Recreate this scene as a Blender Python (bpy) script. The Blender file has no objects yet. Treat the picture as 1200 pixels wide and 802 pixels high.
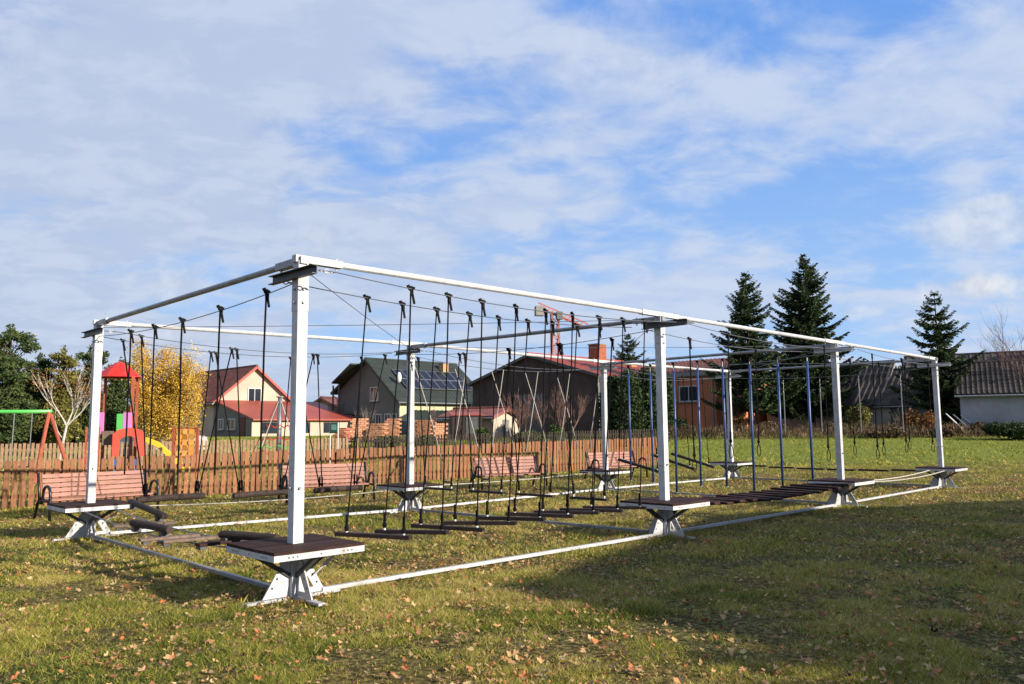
import bpy, math, random
import numpy as np
from mathutils import Vector, Matrix, Euler

sc = bpy.context.scene
C = sc.collection
R = math.radians
PI = math.pi

# ------------------------------------------------------------ camera
F, PITCH, ROLL, CAMZ = 940.0, .1069, .0084, 1.4582
cam_d = bpy.data.cameras.new('camera')
cam = bpy.data.objects.new('camera', cam_d)
C.objects.link(cam)
cam_d.sensor_width = 36
cam_d.lens = F / 1200 * 36
cam_d.clip_start = .05
cam_d.clip_end = 4000
X = Vector((1, 0, 0)); V = Vector((0, -math.sin(PITCH), math.cos(PITCH))); D = Vector((0, math.cos(PITCH), math.sin(PITCH)))
rr = X * math.cos(ROLL) - V * math.sin(ROLL)
uu = X * math.sin(ROLL) + V * math.cos(ROLL)
cam.matrix_world = Matrix(((rr.x, uu.x, -D.x, 0), (rr.y, uu.y, -D.y, 0), (rr.z, uu.z, -D.z, CAMZ), (0, 0, 0, 1)))
sc.camera = cam

# ------------------------------------------------------------ light
SUN_EL, SUN_AZ = 21.0, 119.4      # azimuth clockwise from +Y
sun_d = bpy.data.lights.new('sun', 'SUN')
sun_d.energy = 5.0
sun_d.angle = R(.5)
sun_d.color = (1, .89, .74)
sun = bpy.data.objects.new('sun', sun_d)
C.objects.link(sun)
sdir = Vector((math.sin(R(SUN_AZ)) * math.cos(R(SUN_EL)), math.cos(R(SUN_AZ)) * math.cos(R(SUN_EL)), math.sin(R(SUN_EL))))
sun.rotation_euler = sdir.to_track_quat('Z', 'Y').to_euler()
sun.location = (30, -20, 30)

world = bpy.data.worlds.new('World')
sc.world = world
world.use_nodes = True
wn, wl = world.node_tree.nodes, world.node_tree.links
wn.clear()
def N(t, tree=wn, **kw):
    n = tree.new(t)
    for k, v in kw.items(): setattr(n, k, v)
    return n
out = N('ShaderNodeOutputWorld'); bg = N('ShaderNodeBackground'); bg.inputs['Strength'].default_value = .085
sky = N('ShaderNodeTexSky', sky_type='NISHITA', sun_disc=False, sun_elevation=R(SUN_EL), sun_rotation=R(SUN_AZ))
sky.air_density = 1.0; sky.dust_density = .6; sky.ozone_density = 2.0
tc = N('ShaderNodeTexCoord')
nrm = N('ShaderNodeVectorMath', operation='NORMALIZE'); wl.new(tc.outputs['Generated'], nrm.inputs[0])
sep = N('ShaderNodeSeparateXYZ'); wl.new(nrm.outputs[0], sep.inputs[0])
def M(op, a, b=None, c=None, tree=wn, lk=wl, clamp=False):
    n = tree.new('ShaderNodeMath'); n.operation = op; n.use_clamp = clamp
    for i, x in enumerate((a, b, c)):
        if x is None: continue
        if isinstance(x, (int, float)): n.inputs[i].default_value = x
        else: lk.new(x, n.inputs[i])
    return n.outputs[0]
zc = M('ADD', M('MAXIMUM', sep.outputs['Z'], 0.0), .22)
comb = N('ShaderNodeCombineXYZ')
wl.new(M('DIVIDE', sep.outputs['X'], zc), comb.inputs[0]); wl.new(M('DIVIDE', sep.outputs['Y'], zc), comb.inputs[1])
def noise(vec, scale, detail, rough, dist=0.0, off=(0, 0, 0), sc3=(1, 1, 1), rot=(0, 0, 0)):
    mp = N('ShaderNodeMapping'); mp.inputs['Location'].default_value = off; mp.inputs['Scale'].default_value = sc3; mp.inputs['Rotation'].default_value = rot
    wl.new(vec, mp.inputs['Vector'])
    n = N('ShaderNodeTexNoise'); n.inputs['Scale'].default_value = scale; n.inputs['Detail'].default_value = detail
    n.inputs['Roughness'].default_value = rough; n.inputs['Distortion'].default_value = dist
    wl.new(mp.outputs[0], n.inputs['Vector']); return n.outputs['Fac']
n1 = noise(comb.outputs[0], 1.55, 5, .5, .3, (3.1, 1.7, 0), (1, 1.25, 1), (0, 0, R(25)))
n2 = noise(comb.outputs[0], 5.2, 5, .6, .3, (7.3, 2.2, 0), (1, 1.25, 1), (0, 0, R(-20)))
def ramp(x, lo, hi):
    m = N('ShaderNodeMapRange', interpolation_type='SMOOTHSTEP'); m.inputs['From Min'].default_value = lo; m.inputs['From Max'].default_value = hi
    wl.new(x, m.inputs['Value']); return m.outputs[0]
low = ramp(sep.outputs['Z'], .30, .02)          # thicker veil towards the horizon
leftw = ramp(sep.outputs['X'], .35, -.45)
cov = M('ADD', M('ADD', M('MULTIPLY', n1, .66), M('MULTIPLY', n2, .34)), M('ADD', M('MULTIPLY', low, .035), M('MULTIPLY', leftw, .085)))
veil = M('ADD', M('MULTIPLY', ramp(cov, .41, .60), .80), .10)
def mixc(f, a, b):
    m = N('ShaderNodeMix', data_type='RGBA'); 
    for s, x in ((m.inputs[0], f), (m.inputs[6], a), (m.inputs[7], b)):
        if isinstance(x, tuple): s.default_value = x
        elif isinstance(x, (int, float)): s.default_value = x
        else: wl.new(x, s)
    return m.outputs[2]
K = .575 / .085
tint = mixc(1.0, sky.outputs['Color'], (1, 1, 1, 1))
skyc = N('ShaderNodeMix', data_type='RGBA', blend_type='MIX'); skyc.inputs[0].default_value = .88
wl.new(sky.outputs['Color'], skyc.inputs[6])
grad = mixc(ramp(sep.outputs['Z'], .02, .50), (.33 * K, .56 * K, .92 * K, 1), (.10 * K, .31 * K, .82 * K, 1))
wl.new(grad, skyc.inputs[7])
cl_l = (.48 * K, .55 * K, .70 * K, 1); cl_r = (.52 * K, .61 * K, .79 * K, 1)
ccol = mixc(leftw, cl_r, cl_l)
ccol = mixc(M('MULTIPLY', ramp(n2, .42, .62), .55), ccol, (.62 * K, .68 * K, .80 * K, 1))
c1 = mixc(veil, skyc.outputs[2], ccol)
# small cumulus puffs low in the sky
az_n = N('ShaderNodeMath', operation='ARCTAN2'); wl.new(sep.outputs['X'], az_n.inputs[0]); wl.new(sep.outputs['Y'], az_n.inputs[1])
az = az_n.outputs[0]; el = M('ARCSINE', sep.outputs['Z'])
pn = noise(nrm.outputs[0], 16, 7, .62, .1)
pn2 = noise(nrm.outputs[0], 34, 4, .6, .1, (2, 5, 1))
puff = None
def px_dir(px, py):
    u2 = (px - 600) / F; v2 = (401 - py) / F
    d = (rr * u2 + uu * v2 + D).normalized()
    return math.atan2(d.x, d.y), math.asin(d.z)
for px, py, w, h, s in ((1138, 337, 62, 15, .95), (1148, 262, 60, 26, .6), (205, 335, 34, 26, .55), (372, 283, 26, 18, .4), (1012, 366, 26, 8, .5), (740, 60, 120, 50, .25), (235, 392, 80, 12, .4)):
    a, e = px_dir(px, py)
    dx = M('DIVIDE', M('SUBTRACT', az, a), w / F); dy = M('DIVIDE', M('SUBTRACT', el, e), h / F)
    dd = M('SQRT', M('ADD', M('MULTIPLY', dx, dx), M('MULTIPLY', dy, dy)))
    m = M('MULTIPLY', ramp(M('ADD', dd, M('MULTIPLY', M('SUBTRACT', pn, .5), 3.2)), 1.25, .25), s)
    puff = m if puff is None else M('MAXIMUM', puff, m)
pc = mixc(ramp(pn2, .3, .7), (.50 * K, .57 * K, .70 * K, 1), (.76 * K, .78 * K, .82 * K, 1))
c2 = mixc(puff, c1, pc)
wl.new(c2, bg.inputs['Color']); wl.new(bg.outputs[0], out.inputs['Surface'])

sc.view_settings.view_transform = 'Standard'; sc.view_settings.look = 'None'
sc.view_settings.exposure = .92; sc.view_settings.gamma = 1
sc.cycles.max_bounces = 5; sc.cycles.transparent_max_bounces = 8
try: sc.cycles.use_denoising = True
except Exception: pass

# ------------------------------------------------------------ helpers
random.seed(5)
rng = np.random.default_rng(5)
def S(a, b, t):
    t = min(1, max(0, (t - a) / (b - a))); return t * t * (3 - 2 * t)
def gz(x, y):
    return .95 * S(29, 62, y)
def gz_np(y):
    t = np.clip((y - 29) / 33, 0, 1); return .95 * t * t * (3 - 2 * t)
def at(px, py, z):
    """photo pixel -> world point on the level z"""
    d = rr * ((px - 600) / F) + uu * ((401 - py) / F) + D
    t = (z - CAMZ) / d.z
    return Vector((d.x * t, d.y * t, z))
def atd(px, depth):
    return (px - 600) / F * depth
def zd(py, depth, px=600):
    return CAMZ + (401 + F * math.tan(PITCH) - py + (px - 600) * ROLL * -1) * depth / F

def props(o, label=None, cat=None, group=None, kind=None):
    if label: o['label'] = label
    if cat: o['category'] = cat
    if group: o['group'] = group
    if kind: o['kind'] = kind
    return o
def empty(name, loc, rz=0, label=None, cat=None, group=None):
    o = bpy.data.objects.new(name, None); C.objects.link(o); o.empty_display_size = .1
    o.location = loc; o.rotation_euler = (0, 0, rz)
    return props(o, label, cat, group)
def link(name, mesh, parent=None, loc=(0, 0, 0), rot=(0, 0, 0)):
    o = bpy.data.objects.new(name, mesh); C.objects.link(o)
    o.location = loc; o.rotation_euler = rot
    if parent: o.parent = parent
    return o
def mini(o): o.scale = (.82, .82, .82); return o
def copy_tree(o, parent=None):
    c = o.copy(); C.objects.link(c); c.parent = parent
    for ch in list(o.children): copy_tree(ch, c)
    return c
class MB:
    def __init__(s): s.v = []; s.f = []
    def add(s, vs, fs):
        b = len(s.v); s.v += [tuple(p) for p in vs]; s.f += [tuple(b + i for i in f) for f in fs]; return s
    def box(s, c, d, rot=None, M4=None):
        hx, hy, hz = d[0] / 2, d[1] / 2, d[2] / 2
        vs = [Vector((x, y, z)) for x in (-hx, hx) for y in (-hy, hy) for z in (-hz, hz)]
        if rot is not None:
            m = Euler(rot).to_matrix(); vs = [m @ p for p in vs]
        vs = [p + Vector(c) for p in vs]
        if M4 is not None: vs = [M4 @ p for p in vs]
        return s.add(vs, [(0, 1, 3, 2), (4, 6, 7, 5), (0, 4, 5, 1), (2, 3, 7, 6), (0, 2, 6, 4), (1, 5, 7, 3)])
    def beam(s, p, q, w, h, up=(0, 0, 1)):
        p, q = Vector(p), Vector(q); d = (q - p).normalized(); u = Vector(up)
        a = d.cross(u)
        if a.length < 1e-4: a = d.cross(Vector((1, 0, 0)))
        a.normalize(); b = a.cross(d).normalized()
        vs = []
        for o in (p, q):
            for i, j in ((-1, -1), (1, -1), (1, 1), (-1, 1)): vs.append(o + a * (i * w / 2) + b * (j * h / 2))
        return s.add(vs, [(0, 3, 2, 1), (4, 5, 6, 7), (0, 1, 5, 4), (1, 2, 6, 5), (2, 3, 7, 6), (3, 0, 4, 7)])
    def tube(s, pts, r, n=8, caps=True):
        pts = [Vector(p) for p in pts]; rs = r if isinstance(r, (list, tuple)) else [r] * len(pts)
        vs = []; a = None
        for i, p in enumerate(pts):
            d = (pts[min(i + 1, len(pts) - 1)] - pts[max(i - 1, 0)]).normalized()
            if a is None:
                a = d.cross(Vector((0, 0, 1)))
                if a.length < 1e-3: a = Vector((1, 0, 0))
            a = (a - d * a.dot(d)).normalized(); b = d.cross(a)
            for k in range(n):
                t = 2 * PI * k / n; vs.append(p + (a * math.cos(t) + b * math.sin(t)) * rs[i])
        fs = []
        for i in range(len(pts) - 1):
            for k in range(n):
                k2 = (k + 1) % n; fs.append((i * n + k, i * n + k2, (i + 1) * n + k2, (i + 1) * n + k))
        if caps:
            fs.append(tuple(range(n - 1, -1, -1))); m = (len(pts) - 1) * n; fs.append(tuple(m + k for k in range(n)))
        return s.add(vs, fs)
    def prism(s, poly, axis_vec):
        """poly: list of 3d points, extruded by axis_vec"""
        n = len(poly); a = [Vector(p) for p in poly]; b = [p + Vector(axis_vec) for p in a]
        return s.add(a + b, [tuple(range(n - 1, -1, -1)), tuple(range(n, 2 * n))] + [(i, (i + 1) % n, n + (i + 1) % n, n + i) for i in range(n)])
    def sphere(s, c, r, n=8, m=5, sz=(1, 1, 1)):
        vs = []; fs = []
        for j in range(m + 1):
            t = PI * j / m
            for k in range(n):
                p = 2 * PI * k / n; vs.append((c[0] + r * sz[0] * math.sin(t) * math.cos(p), c[1] + r * sz[1] * math.sin(t) * math.sin(p), c[2] + r * sz[2] * math.cos(t)))
        for j in range(m):
            for k in range(n):
                k2 = (k + 1) % n; fs.append((j * n + k, (j + 1) * n + k, (j + 1) * n + k2, j * n + k2))
        return s.add(vs, fs)
    def mesh(s, name, mat, smooth=False):
        me = bpy.data.meshes.new(name); me.from_pydata(s.v, [], s.f)
        me.materials.append(mat)
        if smooth: me.polygons.foreach_set('use_smooth', [True] * len(me.polygons))
        me.update(); return me
    def build(s, name, mat, parent=None, loc=(0, 0, 0), rot=(0, 0, 0), smooth=False, kind=None):
        o = link(name, s.mesh(name, mat, smooth), parent, loc, rot)
        if kind: o['kind'] = kind
        return o
def bevel(o, w=.004, seg=1):
    m = o.modifiers.new('bevel', 'BEVEL'); m.width = w; m.segments = seg; m.limit_method = 'ANGLE'; return o

def np_mesh(name, verts, faces, mat, tint=None):
    """verts (N,3), faces (M,k) int array; tint (M,) per-face value"""
    me = bpy.data.meshes.new(name)
    me.vertices.add(len(verts)); me.vertices.foreach_set('co', np.asarray(verts, np.float32).ravel())
    k = faces.shape[1]; m = len(faces)
    me.loops.add(m * k); me.loops.foreach_set('vertex_index', faces.astype(np.int32).ravel())
    me.polygons.add(m); me.polygons.foreach_set('loop_start', (np.arange(m) * k).astype(np.int32))
    try: me.polygons.foreach_set('loop_total', np.full(m, k, np.int32))
    except Exception: pass
    me.materials.append(mat)
    if tint is not None:
        a = me.attributes.new('tint', 'FLOAT', 'FACE'); a.data.foreach_set('value', tint.astype(np.float32))
    me.update(calc_edges=True); me.validate(); return me

# ------------------------------------------------------------ materials
MATS = {}
AL = .68
def mat(name, col, rough=.7, metal=0, var=.15, scale=6, bump=0, bscale=30, col2=None, spec=.35, stretch=(1, 1, 1), coord='Object', thr=(.35, .65), dirt=None, dthr=(.56, .70)):
    if name in MATS: return MATS[name]
    col = tuple(c * AL for c in col)
    if col2: col2 = tuple(c * AL for c in col2)
    m = bpy.data.materials.new(name); m.use_nodes = True; nt = m.node_tree; n, l = nt.nodes, nt.links
    b = n['Principled BSDF']; b.inputs['Roughness'].default_value = rough; b.inputs['Metallic'].default_value = metal
    b.inputs['Specular IOR Level'].default_value = spec
    t = n.new('ShaderNodeTexCoord'); mp = n.new('ShaderNodeMapping'); mp.inputs['Scale'].default_value = stretch
    l.new(t.outputs[coord], mp.inputs['Vector'])
    no = n.new('ShaderNodeTexNoise'); no.inputs['Scale'].default_value = scale; no.inputs['Detail'].default_value = 5; no.inputs['Roughness'].default_value = .6
    l.new(mp.outputs[0], no.inputs['Vector'])
    cr = n.new('ShaderNodeValToRGB'); cr.color_ramp.elements[0].position = thr[0]; cr.color_ramp.elements[1].position = thr[1]
    c2 = col2 or tuple(min(1, c * (1 + var)) for c in col); c1 = tuple(c * (1 - var) for c in col) if col2 is None else col
    cr.color_ramp.elements[0].color = (*c1, 1); cr.color_ramp.elements[1].color = (*c2, 1)
    l.new(no.outputs['Fac'], cr.inputs[0])
    # each object (brick, picket, board) a little different
    oi = n.new('ShaderNodeObjectInfo'); mr = n.new('ShaderNodeMapRange'); mr.inputs['To Min'].default_value = 1 - var * .9; mr.inputs['To Max'].default_value = 1 + var * .7
    l.new(oi.outputs['Random'], mr.inputs['Value'])
    mx = n.new('ShaderNodeVectorMath'); mx.operation = 'SCALE'
    l.new(cr.outputs[0], mx.inputs[0]); l.new(mr.outputs[0], mx.inputs['Scale'])
    cout = mx.outputs[0]
    if dirt:
        n2_ = n.new('ShaderNodeTexNoise'); n2_.inputs['Scale'].default_value = 3.2; n2_.inputs['Detail'].default_value = 9; n2_.inputs['Roughness'].default_value = .7
        g_ = n.new('ShaderNodeNewGeometry'); m_2 = n.new('ShaderNodeMapping'); m_2.inputs['Scale'].default_value = (1, 1, .45); l.new(g_.outputs['Position'], m_2.inputs['Vector']); l.new(m_2.outputs[0], n2_.inputs['Vector'])
        r_ = n.new('ShaderNodeMapRange'); r_.inputs['From Min'].default_value = dthr[0]; r_.inputs['From Max'].default_value = dthr[1]; r_.inputs['To Max'].default_value = .6; l.new(n2_.outputs['Fac'], r_.inputs['Value'])
        x_ = n.new('ShaderNodeMix'); x_.data_type = 'RGBA'; l.new(r_.outputs[0], x_.inputs[0]); l.new(cout, x_.inputs[6]); x_.inputs[7].default_value = (*dirt, 1); cout = x_.outputs[2]
    l.new(cout, b.inputs['Base Color'])
    if bump:
        nb = n.new('ShaderNodeTexNoise'); nb.inputs['Scale'].default_value = bscale; nb.inputs['Detail'].default_value = 4
        l.new(mp.outputs[0], nb.inputs['Vector']); bp = n.new('ShaderNodeBump'); bp.inputs['Strength'].default_value = bump; bp.inputs['Distance'].default_value = .02
        l.new(nb.outputs['Fac'], bp.inputs['Height']); l.new(bp.outputs[0], b.inputs['Normal'])
    MATS[name] = m; return m
def leafmat(name, stops, rough=.6, transl=.25, patch=None):
    """foliage: per-face tint -> ramp"""
    m = bpy.data.materials.new(name); m.use_nodes = True; n, l = m.node_tree.nodes, m.node_tree.links
    b = n['Principled BSDF']; b.inputs['Roughness'].default_value = rough; b.inputs['Specular IOR Level'].default_value = .2
    a = n.new('ShaderNodeAttribute'); a.attribute_name = 'tint'
    cr = n.new('ShaderNodeValToRGB')
    while len(cr.color_ramp.elements) < len(stops): cr.color_ramp.elements.new(.5)
    for e, (p, c) in zip(cr.color_ramp.elements, stops): e.position = p; e.color = (*c, 1)
    l.new(a.outputs['Fac'], cr.inputs[0]); l.new(cr.outputs[0], b.inputs['Base Color'])
    if transl:
        tr = n.new('ShaderNodeBsdfTranslucent'); l.new(cr.outputs[0], tr.inputs['Color'])
        mx = n.new('ShaderNodeMixShader'); mx.inputs[0].default_value = transl
        l.new(b.outputs[0], mx.inputs[1]); l.new(tr.outputs[0], mx.inputs[2]); l.new(mx.outputs[0], n['Material Output'].inputs['Surface'])
    return m
white = mat('galvanised_white_steel', (.62, .63, .65), .5, .0, .14, 11, .06, 60, spec=.4, dirt=(.20, .16, .13))
zinc = mat('galvanised_steel', (.34, .35, .37), .45, .45, .18, 9, .08, 80, spec=.5)
darksteel = mat('dark_steel', (.10, .105, .11), .5, .3, .3, 8)
blackrope = mat('black_rope', (.010, .010, .012), .85, 0, .3, 60, .5, 300, spec=.1)
whiterope = mat('white_rope', (.55, .53, .48), .85, 0, .15, 60, .4, 300)
clampm = mat('black_clamp', (.008, .008, .009), .7, spec=.08)
cablem = mat('steel_cable', (.30, .31, .33), .35, .7, .2, 40, .3, 300)
deckm = mat('brown_deck_board', (.050, .022, .017), .7, 0, .45, 5, .35, 60, stretch=(1, 8, 1), spec=.15)
stepm = mat('dark_step_wood', (.030, .016, .014), .6, 0, .35, 8, .3, 60)
logm = mat('weathered_log', (.055, .034, .026), .75, 0, .4, 6, .5, 40, stretch=(1, 1, 5))
plankm = mat('light_weathered_plank', (.19, .13, .095), .8, 0, .3, 6, .4, 40, stretch=(4, 1, 1))
bluem = mat('blue_painted_pole', (.03, .075, .25), .42, 0, .15, 12, .05, 60, spec=.5)
pinkwood = mat('pink_brown_bench_slat', (.42, .20, .155), .6, 0, .16, 7, .2, 60, stretch=(1, 8, 8))
blackiron = mat('black_iron', (.018, .018, .02), .38, .2, .2, 10, spec=.5)
picketm = mat('reddish_brown_picket', (.22, .085, .036), .75, 0, .34, 7, .35, 50, stretch=(4, 4, 1), col2=(.40, .18, .080))
pine_lt = mat('pale_brown_picket', (.40, .25, .15), .75, 0, .2, 7, .2, 40)
pine_dk = mat('dark_weathered_picket', (.05, .036, .028), .85, 0, .35, 7, .3, 40)
redplay = mat('red_playground_plastic', (.62, .030, .018), .4, 0, .14, 3, spec=.35, dirt=(.25, .08, .06), dthr=(.55, .75))
redwood = mat('red_stained_post', (.42, .10, .05), .6, 0, .15, 5)
greenplay = mat('green_playground_plastic', (.10, .55, .10), .35, 0, .1, 2, spec=.6)
pinkplay = mat('pink_playground_panel', (.70, .22, .55), .4, 0, .06, 2)
salmon = mat('coral_playground_panel', (.70, .11, .07), .4, 0, .08, 2)
yellowplay = mat('yellow_playground_plastic', (.85, .60, .04), .35, 0, .06, 2, spec=.6)
orangeplay = mat('orange_wood_disc', (.75, .33, .07), .5, 0, .15, 4)
blueplay = mat('blue_playground_panel', (.06, .16, .55), .4, 0, .1, 2)
cream = mat('cream_render', (.62, .50, .40), .92, 0, .10, .6, .2, 20, dirt=(.36, .30, .24), dthr=(.58, .74))
yellowish = mat('pale_yellow_render', (.66, .61, .40), .9, 0, .07, .6, .15, 20)
greywall = mat('grey_render', (.20, .195, .18), .9, 0, .12, .5, .2, 14)
darkwall = mat('dark_brown_brick_wall', (.085, .058, .055), .9, 0, .3, .8, .3, 9)
orangewall = mat('orange_render', (.62, .22, .11), .9, 0, .15, .5, .25, 12)
whitewall = mat('whitewashed_wall', (.34, .36, .40), .9, 0, .18, .4, .2, 10, dirt=(.22, .19, .16), dthr=(.5, .7))
oldwall = mat('old_patchy_wall', (.48, .44, .40), .95, 0, .3, .7, .3, 10)
darkroof = mat('dark_slate_roof', (.05, .042, .04), .9, 0, .35, .9, .4, 9)
redroof = mat('red_metal_roof', (.40, .075, .045), .5, 0, .12, .4, spec=.4)
tileroof = mat('brown_red_tile_roof', (.16, .06, .045), .7, 0, .3, 1.5, .3, 14)
greenroof = mat('green_tile_roof', (.042, .055, .044), .6, 0, .2, .6, .2, 14)
oldroof = mat('old_corrugated_roof', (.075, .060, .054), .85, 0, .45, .9, .4, 9)
orangeroof = mat('orange_tile_roof', (.55, .20, .09), .8, 0, .3, 1.5)
brickred = mat('red_brick', (.42, .13, .075), .9, 0, .3, 8, .4, 30)
brickorange = mat('orange_brick', (.66, .32, .18), .9, 0, .28, 6, .4, 30)
frame_w = mat('white_window_frame', (.75, .75, .74), .5, 0, .05)
glass = mat('dark_window_glass', (.035, .045, .06), .08, 0, .3, .5, spec=.9)
solarm = mat('solar_cell', (.012, .015, .028), .35, 0, .2, 3, spec=.3)
barkm = mat('brown_bark', (.10, .07, .05), .95, 0, .35, 5, .7, 25, stretch=(1, 1, .3))
birchbark = mat('white_birch_bark', (.62, .58, .52), .8, 0, .25, 6, .3, 20, col2=(.30, .26, .22), thr=(.5, .72))
twigm = mat('reddish_twig', (.17, .10, .085), .9, 0, .25, 3)
greytwig = mat('grey_twig', (.20, .165, .14), .9, 0, .25, 3)
craney = mat('red_crane_steel', (.52, .16, .12), .6, 0, .1)
concrete = mat('grey_concrete', (.34, .33, .31), .9, 0, .15, 2, .3, 30)
whitepaint = mat('white_car_paint', (.78, .79, .80), .25, 0, .02, spec=.6)
rubber = mat('black_rubber', (.02, .02, .02), .8)
greenboard = mat('dark_green_board', (.03, .10, .065), .4, 0, .1)
redstrap = mat('red_webbing', (.45, .05, .04), .7)

# ------------------------------------------------------------ ground
def ground_material():
    m = bpy.data.materials.new('lawn_ground'); m.use_nodes = True; n, l = m.node_tree.nodes, m.node_tree.links
    b = n['Principled BSDF']; b.inputs['Roughness'].default_value = .95; b.inputs['Specular IOR Level'].default_value = .1
    g = n.new('ShaderNodeNewGeometry')
    def no(scale, det, off=0):
        mp = n.new('ShaderNodeMapping'); mp.inputs['Location'].default_value = (off, off * .7, 0); l.new(g.outputs['Position'], mp.inputs['Vector'])
        x = n.new('ShaderNodeTexNoise'); x.inputs['Scale'].default_value = scale; x.inputs['Detail'].default_value = det; x.inputs['Roughness'].default_value = .65
        l.new(mp.outputs[0], x.inputs['Vector']); return x.outputs['Fac']
    def rp(x, stops):
        cr = n.new('ShaderNodeValToRGB')
        while len(cr.color_ramp.elements) < len(stops): cr.color_ramp.elements.new(.5)
        for e, (p, c) in zip(cr.color_ramp.elements, stops): e.position = p; e.color = (*c, 1)
        l.new(x, cr.inputs[0]); return cr.outputs[0]
    fine = rp(no(22, 8), [(.34, (.03, .025, .010)), (.46, (.085, .07, .025)), (.58, (.20, .165, .055)), (.72, (.38, .30, .14))])
    big = rp(no(.5, 5, 9), [(.35, (.62, .86, .50)), (.5, (1, 1, 1)), (.68, (1.25, 1.08, .80))])
    mx = n.new('ShaderNodeMix'); mx.data_type = 'RGBA'; mx.blend_type = 'MULTIPLY'; mx.inputs[0].default_value = 1
    l.new(fine, mx.inputs[6]); l.new(big, mx.inputs[7])
    gr = rp(no(9, 8, 4), [(.32, (.07, .09, .014)), (.5, (.16, .19, .03)), (.68, (.27, .27, .07))])
    s = n.new('ShaderNodeSeparateXYZ'); l.new(g.outputs['Position'], s.inputs[0])
    ad = n.new('ShaderNodeMath'); ad.operation = 'MULTIPLY_ADD'; l.new(no(.35, 3, 2), ad.inputs[0]); ad.inputs[1].default_value = 8; l.new(s.outputs['Y'], ad.inputs[2])
    mr = n.new('ShaderNodeMapRange'); mr.interpolation_type = 'SMOOTHSTEP'; mr.inputs['From Min'].default_value = 31; mr.inputs['From Max'].default_value = 38; l.new(ad.outputs[0], mr.inputs['Value'])
    m2 = n.new('ShaderNodeMix'); m2.data_type = 'RGBA'; l.new(mr.outputs[0], m2.inputs[0]); l.new(mx.outputs[2], m2.inputs[6]); l.new(gr, m2.inputs[7])
    l.new(m2.outputs[2], b.inputs['Base Color'])
    bp = n.new('ShaderNodeBump'); bp.inputs['Strength'].default_value = 1; bp.inputs['Distance'].default_value = .05
    l.new(no(30, 6, 1), bp.inputs['Height']); l.new(bp.outputs[0], b.inputs['Normal'])
    return m
def make_ground():
    xs = np.concatenate([np.linspace(-1500, -110, 12), np.linspace(-100, -22, 26), np.linspace(-20, 20, 161), np.linspace(22, 100, 26), np.linspace(110, 1500, 12)])
    ys = np.concatenate([np.linspace(-600, -14, 12), np.linspace(-10, 34, 177), np.linspace(35, 100, 50), np.linspace(110, 2000, 14)])
    XX, YY = np.meshgrid(xs, ys)
    ZZ = gz_np(YY)
    r1 = rng.normal(size=(len(ys), len(xs))) * .006
    ZZ = ZZ + np.where(np.abs(XX) < 20, r1, 0) - .012
    v = np.stack([XX, YY, ZZ], -1).reshape(-1, 3)
    nx, ny = len(xs), len(ys); i, j = np.meshgrid(np.arange(nx - 1), np.arange(ny - 1)); a = (j * nx + i).ravel()
    f = np.stack([a, a + 1, a + nx + 1, a + nx], 1)
    me = np_mesh('lawn', v, f, ground_material()); me.polygons.foreach_set('use_smooth', [True] * len(me.polygons))
    o = link('lawn', me); o['kind'] = 'structure'; return o
lawn = make_ground()

def frustum_points(n, d0, d1, wpow, margin=1.06):
    """random ground points inside a wedge of the place in front of the bench field"""
    u = rng.random(n)
    d = (d0 ** wpow + u * (d1 ** wpow - d0 ** wpow)) ** (1 / wpow)
    x = (rng.random(n) * 2 - 1) * (.66 * margin) * d
    return x, d
def vnoise(x, y, s, seed):
    """smooth value noise"""
    r = np.random.default_rng(seed).random((64, 64)); xs, ys = x / s, y / s
    xi, yi = np.floor(xs).astype(int), np.floor(ys).astype(int); fx, fy = xs - xi, ys - yi
    fx, fy = fx * fx * (3 - 2 * fx), fy * fy * (3 - 2 * fy)
    g = lambda a, b: r[a % 64, b % 64]
    return (g(xi, yi) * (1 - fx) + g(xi + 1, yi) * fx) * (1 - fy) + (g(xi, yi + 1) * (1 - fx) + g(xi + 1, yi + 1) * fx) * fy
POSTXY = [(-1.914, 7.176), (-5.878, 11.314), (2.036, 10.972), (-1.843, 14.517), (5.988, 14.845), (2.154, 18.894), (9.947, 18.852), (6.074, 22.548)]
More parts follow.
